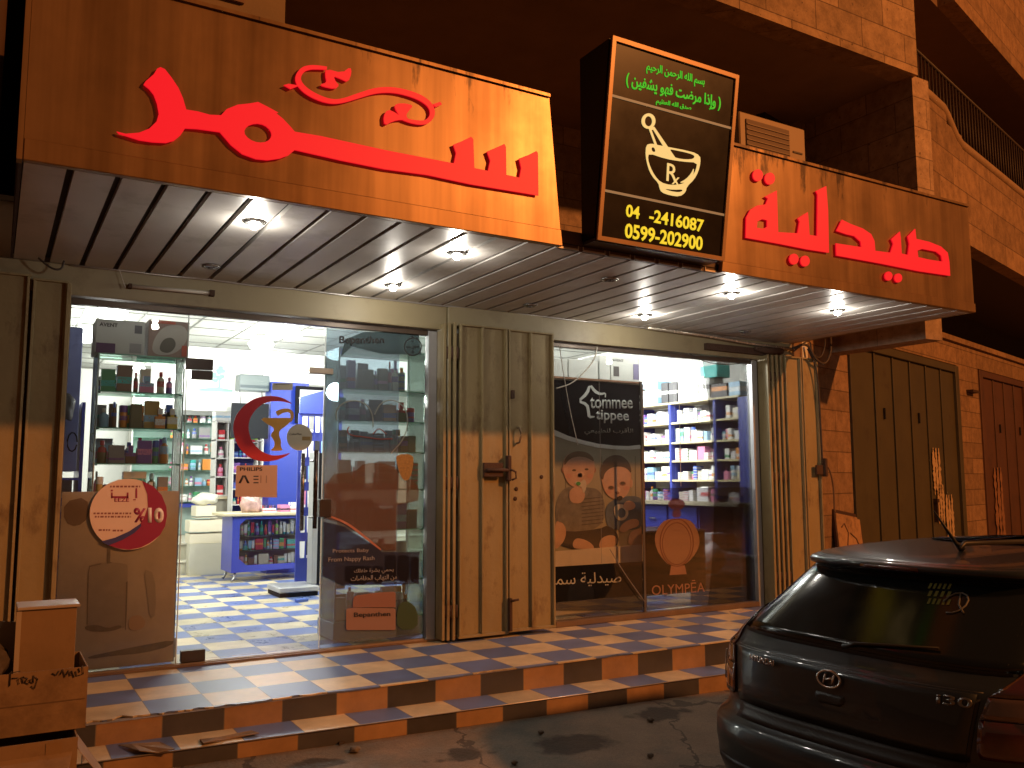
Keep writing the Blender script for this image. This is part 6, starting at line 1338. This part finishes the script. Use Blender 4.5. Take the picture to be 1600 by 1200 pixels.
# ================================================================== PARKED CAR (local: x forward from the rear bumper, y to the left)
CPT = mat('car_paint', (.026, .033, .038), .36, .5, .10, 2.2, coat=.5, spec=.35)
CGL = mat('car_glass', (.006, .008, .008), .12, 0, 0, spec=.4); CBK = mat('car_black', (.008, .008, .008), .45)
LRED = mat('lamp_red', (.055, .003, .004), .10, 0, .2, 30, spec=.8, coat=1); LCLR = mat('lamp_clear', (.11, .06, .045), .10, .3, .15, 20, spec=.8, coat=1); CHR = mat('chrome', (.55, .52, .50), .16, 1)
car = thing('parked_car', 'dark grey hatchback parked tail on at the lower right beside the steps', 'car', (2.24, -2.54, -.175))
car.rotation_euler = (0, 0, radians(1.9)); car.scale = (1, .955, .97)
TB = [(.20, .14, .80), (.28, .05, .855), (.38, .015, .88), (.50, 0, .888), (.585, .005, .89), (.61, .03, .889), (.63, .085, .888), (.69, .10, .888), (.72, .095, .887), (.80, .10, .884), (.90, .112, .878), (.955, .12, .872), (.975, .16, .868), (1.02, .20, .855), (1.06, .25, .838), (1.12, .33, .808), (1.20, .435, .768), (1.28, .54, .73), (1.345, .625, .70),
      (1.352, .605, .695), (1.362, .575, .69), (1.385, .56, .68), (1.400, .575, .668), (1.415, .63, .65), (1.432, .78, .61), (1.45, 1.0, .53), (1.463, 1.25, .42), (1.470, 1.45, .28), (1.472, 1.6, .10)]
FRT = [(.2, 4.1), (.5, 4.24), (.7, 4.2), (.85, 3.95), (.97, 3.35), (1.1, 2.98), (1.3, 2.55), (1.40, 2.35), (1.432, 2.25), (1.463, 2.05), (1.472, 1.8)]
def itp(tb, z, k):
    if z <= tb[0][0]: return tb[0][k]
    for a, c in zip(tb, tb[1:]):
        if z <= c[0]: t = (z-a[0])/(c[0]-a[0]); return a[k]*(1-t)+c[k]*t
    return tb[-1][k]
NE, DD = 3.1, .52
def rear(y, z, h=0):
    r, w_ = itp(TB, z, 1), itp(TB, z, 2); q = min(.9999, abs(y)/w_)
    dl = DD if z < 1.43 else min(DD, 1.0)
    return Vector((r+dl*(1-(1-q**NE)**(1/NE))-h, y, z))
def rearA(a, z, h=0):
    r, w_ = itp(TB, z, 1)-h, itp(TB, z, 2)+h; ca, sa = abs(cos(a)), abs(sin(a))
    return Vector((r+DD*(1-ca**(2/NE)), w_*math.copysign(sa**(2/NE), sin(a)), z))
b = MB(); rings = []
NA = 40
for (z, r, w_) in TB:
    f = itp(FRT, z, 1); row = []
    for k in range(NA+1):
        a = pi/2-pi*k/NA; row.append(rearA(a, z))
    for k in range(NA//2+1):
        a = -pi/2+pi*k/(NA//2); ca, sa = abs(cos(a)), abs(sin(a))
        row.append(Vector((f-.5*(1-ca**(2/2.6)), w_*math.copysign(sa**(2/2.6), sin(a)), z)))
    rings.append([b.bm.verts.new(v) for v in row])
for A, B in zip(rings, rings[1:]):
    n = len(A)
    for k in range(n): fc = b.bm.faces.new([A[k], A[(k+1) % n], B[(k+1) % n], B[k]]); fc.smooth = True
b.bm.faces.new(rings[-1]); b.bm.faces.new(rings[0])
body = b.build('body', CPT, car, world=False)
def skin(name, m, zs, yl, yr, h=.004, n=24, parent=car, fn=rear, skirt=.012):
    """panel lying on the rear skin between left/right limits given per height"""
    b = MB(); G = []
    for z, a, c in zip(zs, yl, yr): G.append([fn(a+(c-a)*k/n, z, h) for k in range(n+1)])
    V = [[b.bm.verts.new(p) for p in r] for r in G]
    for A, B in zip(V, V[1:]):
        for k in range(n): f = b.bm.faces.new([A[k], A[k+1], B[k+1], B[k]]); f.smooth = True
    per = [(G[0][k]) for k in range(n+1)]+[G[i][n] for i in range(1, len(G))]+[G[-1][k] for k in range(n-1, -1, -1)]+[G[i][0] for i in range(len(G)-2, 0, -1)]
    pv = V[0][:]+[V[i][n] for i in range(1, len(G))]+[V[-1][k] for k in range(n-1, -1, -1)]+[V[i][0] for i in range(len(G)-2, 0, -1)]
    iv = [b.bm.verts.new(v.co+Vector((skirt, 0, 0))) for v in pv]
    for k in range(len(pv)): b.bm.faces.new([pv[k], pv[(k+1) % len(pv)], iv[(k+1) % len(pv)], iv[k]])
    return b.build(name, m, parent, world=False)
def lnn(a, c, n): return [a+(c-a)*i/(n-1) for i in range(n)]
zz = lnn(1.03, 1.338, 9)
rw = skin('rear_window', CGL, zz, lnn(.735, .635, 9), lnn(-.735, -.635, 9), .005)
skin('tailgate_gap', CBK, lnn(.692, .962, 8), lnn(.612, .652, 8), lnn(-.612, -.652, 8), .0045)
skin('window_seal', CBK, lnn(1.018, 1.345, 9), lnn(.752, .645, 9), lnn(-.752, -.645, 9), .003)
tg = skin('tailgate', CPT, lnn(.70, .955, 8), lnn(.60, .64, 8), lnn(-.60, -.64, 8), .010)
skin('plate_recess_shade', CBK, lnn(.622, .692, 4), [.60]*4, [-.60]*4, .003)  # black skin laid on the body stands in for the recess shade
skin('spoiler', CPT, [1.363, 1.374, 1.386, 1.396, 1.403], [.645, .65, .65, .645, .63], [-.645, -.65, -.65, -.645, -.63], .010, skirt=.03)
skin('brake_light', LRED, [1.368, 1.378, 1.390], [.16, .16, .155], [-.16, -.16, -.155], .014, n=8)
skin('bumper_strip', CBK, [.395, .41, .425], [.80, .80, .80], [-.80, -.80, -.80], .006)
def aa(y, z): q = min(.9999, abs(y)/itp(TB, z, 2)); return math.asin(q**(NE/2))*(1 if y > 0 else -1)
for s_ in (1, -1):
    tl = None
    MB().tube([rearA(s_*1.02, .90, .018), rearA(s_*1.10, .80, .018), rearA(s_*1.13, .74, .018)], .004, 6).build('glint_sliver', CHR, car, world=False)  # chrome sliver added to stand in for a streak of lamp glint
    for nm, m, zs in (('taillight', LRED, [.715, .74, .78, .82, .86]), ('clear_lens', LCLR, [.864, .885, .91, .93, .948]), ('upper_lens', LRED, [.952, .98, 1.01, 1.04, 1.07, 1.10, 1.125])):
        inner = [itp([(.7, .655), (.74, .635), (.85, .64), (.95, .67), (1.02, .728), (1.07, .745), (1.13, .757)], z, 1) for z in zs]
        outA = [itp([(.7, 1.16), (.80, 1.30), (.95, 1.36), (1.05, 1.38), (1.10, 1.34), (1.13, 1.30)], z, 1) for z in zs]
        o = skin(nm, m, zs, [aa(s_*y, z) for y, z in zip(inner, zs)], [s_*q for q in outA], .010, n=12, parent=tl or car, fn=rearA)
        tl = tl or o
def cartext(name, s, y0, y1, z0, z1, m, h=.016):
    n = Vector((-1, 0, 0)); A = rear(y0, z0, h); B = rear(y1, z0, h); U = rear(y0, z1, h)
    me, _ = textmesh(s, .02); b = MB(); mt = Matrix((B-A, U-A, Vector((-.004, 0, 0)))).transposed().to_4x4(); mt.translation = A; b.merge(me, mt)
    r = bmesh.ops.extrude_face_region(b.bm, geom=list(b.bm.faces)); bmesh.ops.translate(b.bm, verts=[e for e in r['geom'] if isinstance(e, bmesh.types.BMVert)], vec=(-.004, 0, 0))
    return b.build(name, m, car, world=False)
cartext('badge', 'HYUNDAI', .50, .325, .908, .938, CHR, .022); cartext('badge', 'i30', -.50, -.63, .90, .940, mat('chrome_dull', (.22, .21, .20), .35, 1))
def ring3(y, z, a, b_, r, h, n=28): return [rear(y+a*cos(2*pi*k/n), z+.025+b_*sin(2*pi*k/n), h) for k in range(n+1)]
em = MB().tube(ring3(0, .885, .062, .036, 0, .022), .006, 6, cap=False).build('emblem', CHR, car, world=False)
MB().tube([rear(.030, 0.887, .022), rear(.018, 0.930, .022)], .006, 6).build('emblem_bar', CHR, em, world=False); MB().tube([rear(-.018, 0.890, .022), rear(-.030, 0.933, .022)], .006, 6).build('emblem_bar', CHR, em, world=False); MB().tube([rear(.024, 0.903, .022), rear(-.024, 0.918, .022)], .0055, 6).build('emblem_bar', CHR, em, world=False)
skin('handle_recess_shade', CBK, [.80, .815, .83, .845], [.055, .075, .08, .075], [-.055, -.075, -.08, -.075], .0125, n=6)  # black patch carries the shade of the handle hollow
MB().tube([rear(.0, 1.04, .03), rear(-.05, 1.06, .03), rear(-.42, 1.09, .025)], [.014, .009, .006], 6).build('rear_wiper', CBK, car, world=False)
wp = Vector((.98, -.12, 1.46)); MB().tube([wp, wp+Vector((-.05, 0, .03)), wp+Vector((-.20, .01, .19))], [.02, .010, .004], 6).build('antenna', CBK, car, world=False)
YST = mat('sticker_yellow', (.13, .13, .012), .6); WST = mat('sticker_pale', (.13, .12, .10), .6)
for k in range(3):
    A, B, U = rear(-.20-.035*k*.6, 1.30-.03*k, .009), rear(-.30-.02*k, 1.305-.03*k, .009), rear(-.195-.035*k*.6, 1.322-.03*k, .009)
    me, _ = textmesh(['TAXI', '24 H', 'MAMA'][k] if False else ['|||||', '||||', '|||||'][k], .03); b = MB(); mt = Matrix((B-A, U-A, Vector((-.001, 0, 0)))).transposed().to_4x4(); mt.translation = A; b.merge(me, mt); b.build('window_sticker', YST, rw, world=False)
MB().tube([rear(-.36+.05*cos(t*.55), 1.255+.04*sin(t*.55), .010) for t in range(10)], .004, 5).build('window_sticker', WST, rw, world=False); MB().tube([rear(-.36, 1.29, .010), rear(-.38, 1.25, .010), rear(-.42, 1.22, .010)], .004, 5).build('window_sticker', WST, rw, world=False)
for sx, sy in ((.78, .80), (.78, -.80), (3.43, .80), (3.43, -.80)):
    s_ = 1 if sy > 0 else -1
    wh = MB().lathe([(.05, sy-.09), (.28, sy-.09), (.31, sy-.06), (.31, sy+.06), (.28, sy+.088), (.05, sy+.088)], (sx, 0, .31), 24, 'Y').build('wheel', mat('tyre', (.012, .012, .012), .8), car, world=False)
    MB().lathe([(.02, sy+s_*.089), (.19, sy+s_*.092), (.20, sy+s_*.0895)], (sx, 0, .31), 20, 'Y').build('rim', mat('rim_alloy', (.3, .3, .3), .3, .8), wh, world=False)
# side glass, black lower sill
for s_ in (1, -1):
    b = MB(); G = []
    for z in lnn(1.02, 1.34, 6):
        w_ = itp(TB, z, 2)+.004; x0_ = itp(TB, z, 1)+DD+.10; x1_ = itp(FRT, z, 1)-.55; G.append([(x0_, s_*w_, z), (x1_, s_*w_, z)])
    for A, B in zip(G, G[1:]): b.quad(A[0], A[1], B[1], B[0])
    b.build('side_window', CGL, car, world=False)
p = onZ(1490, 847, 1.36); q = onZ(1640, 842, 1.36)
rb = MB().tube([(p.x-2.26, p.y+2.49, 1.56), (p.x-2.2, p.y+2.51, 1.575), (q.x-2.26, q.y+2.49, 1.575)], [.004, .010, .010], 6).build('roof_rail', CBK, car, world=False)
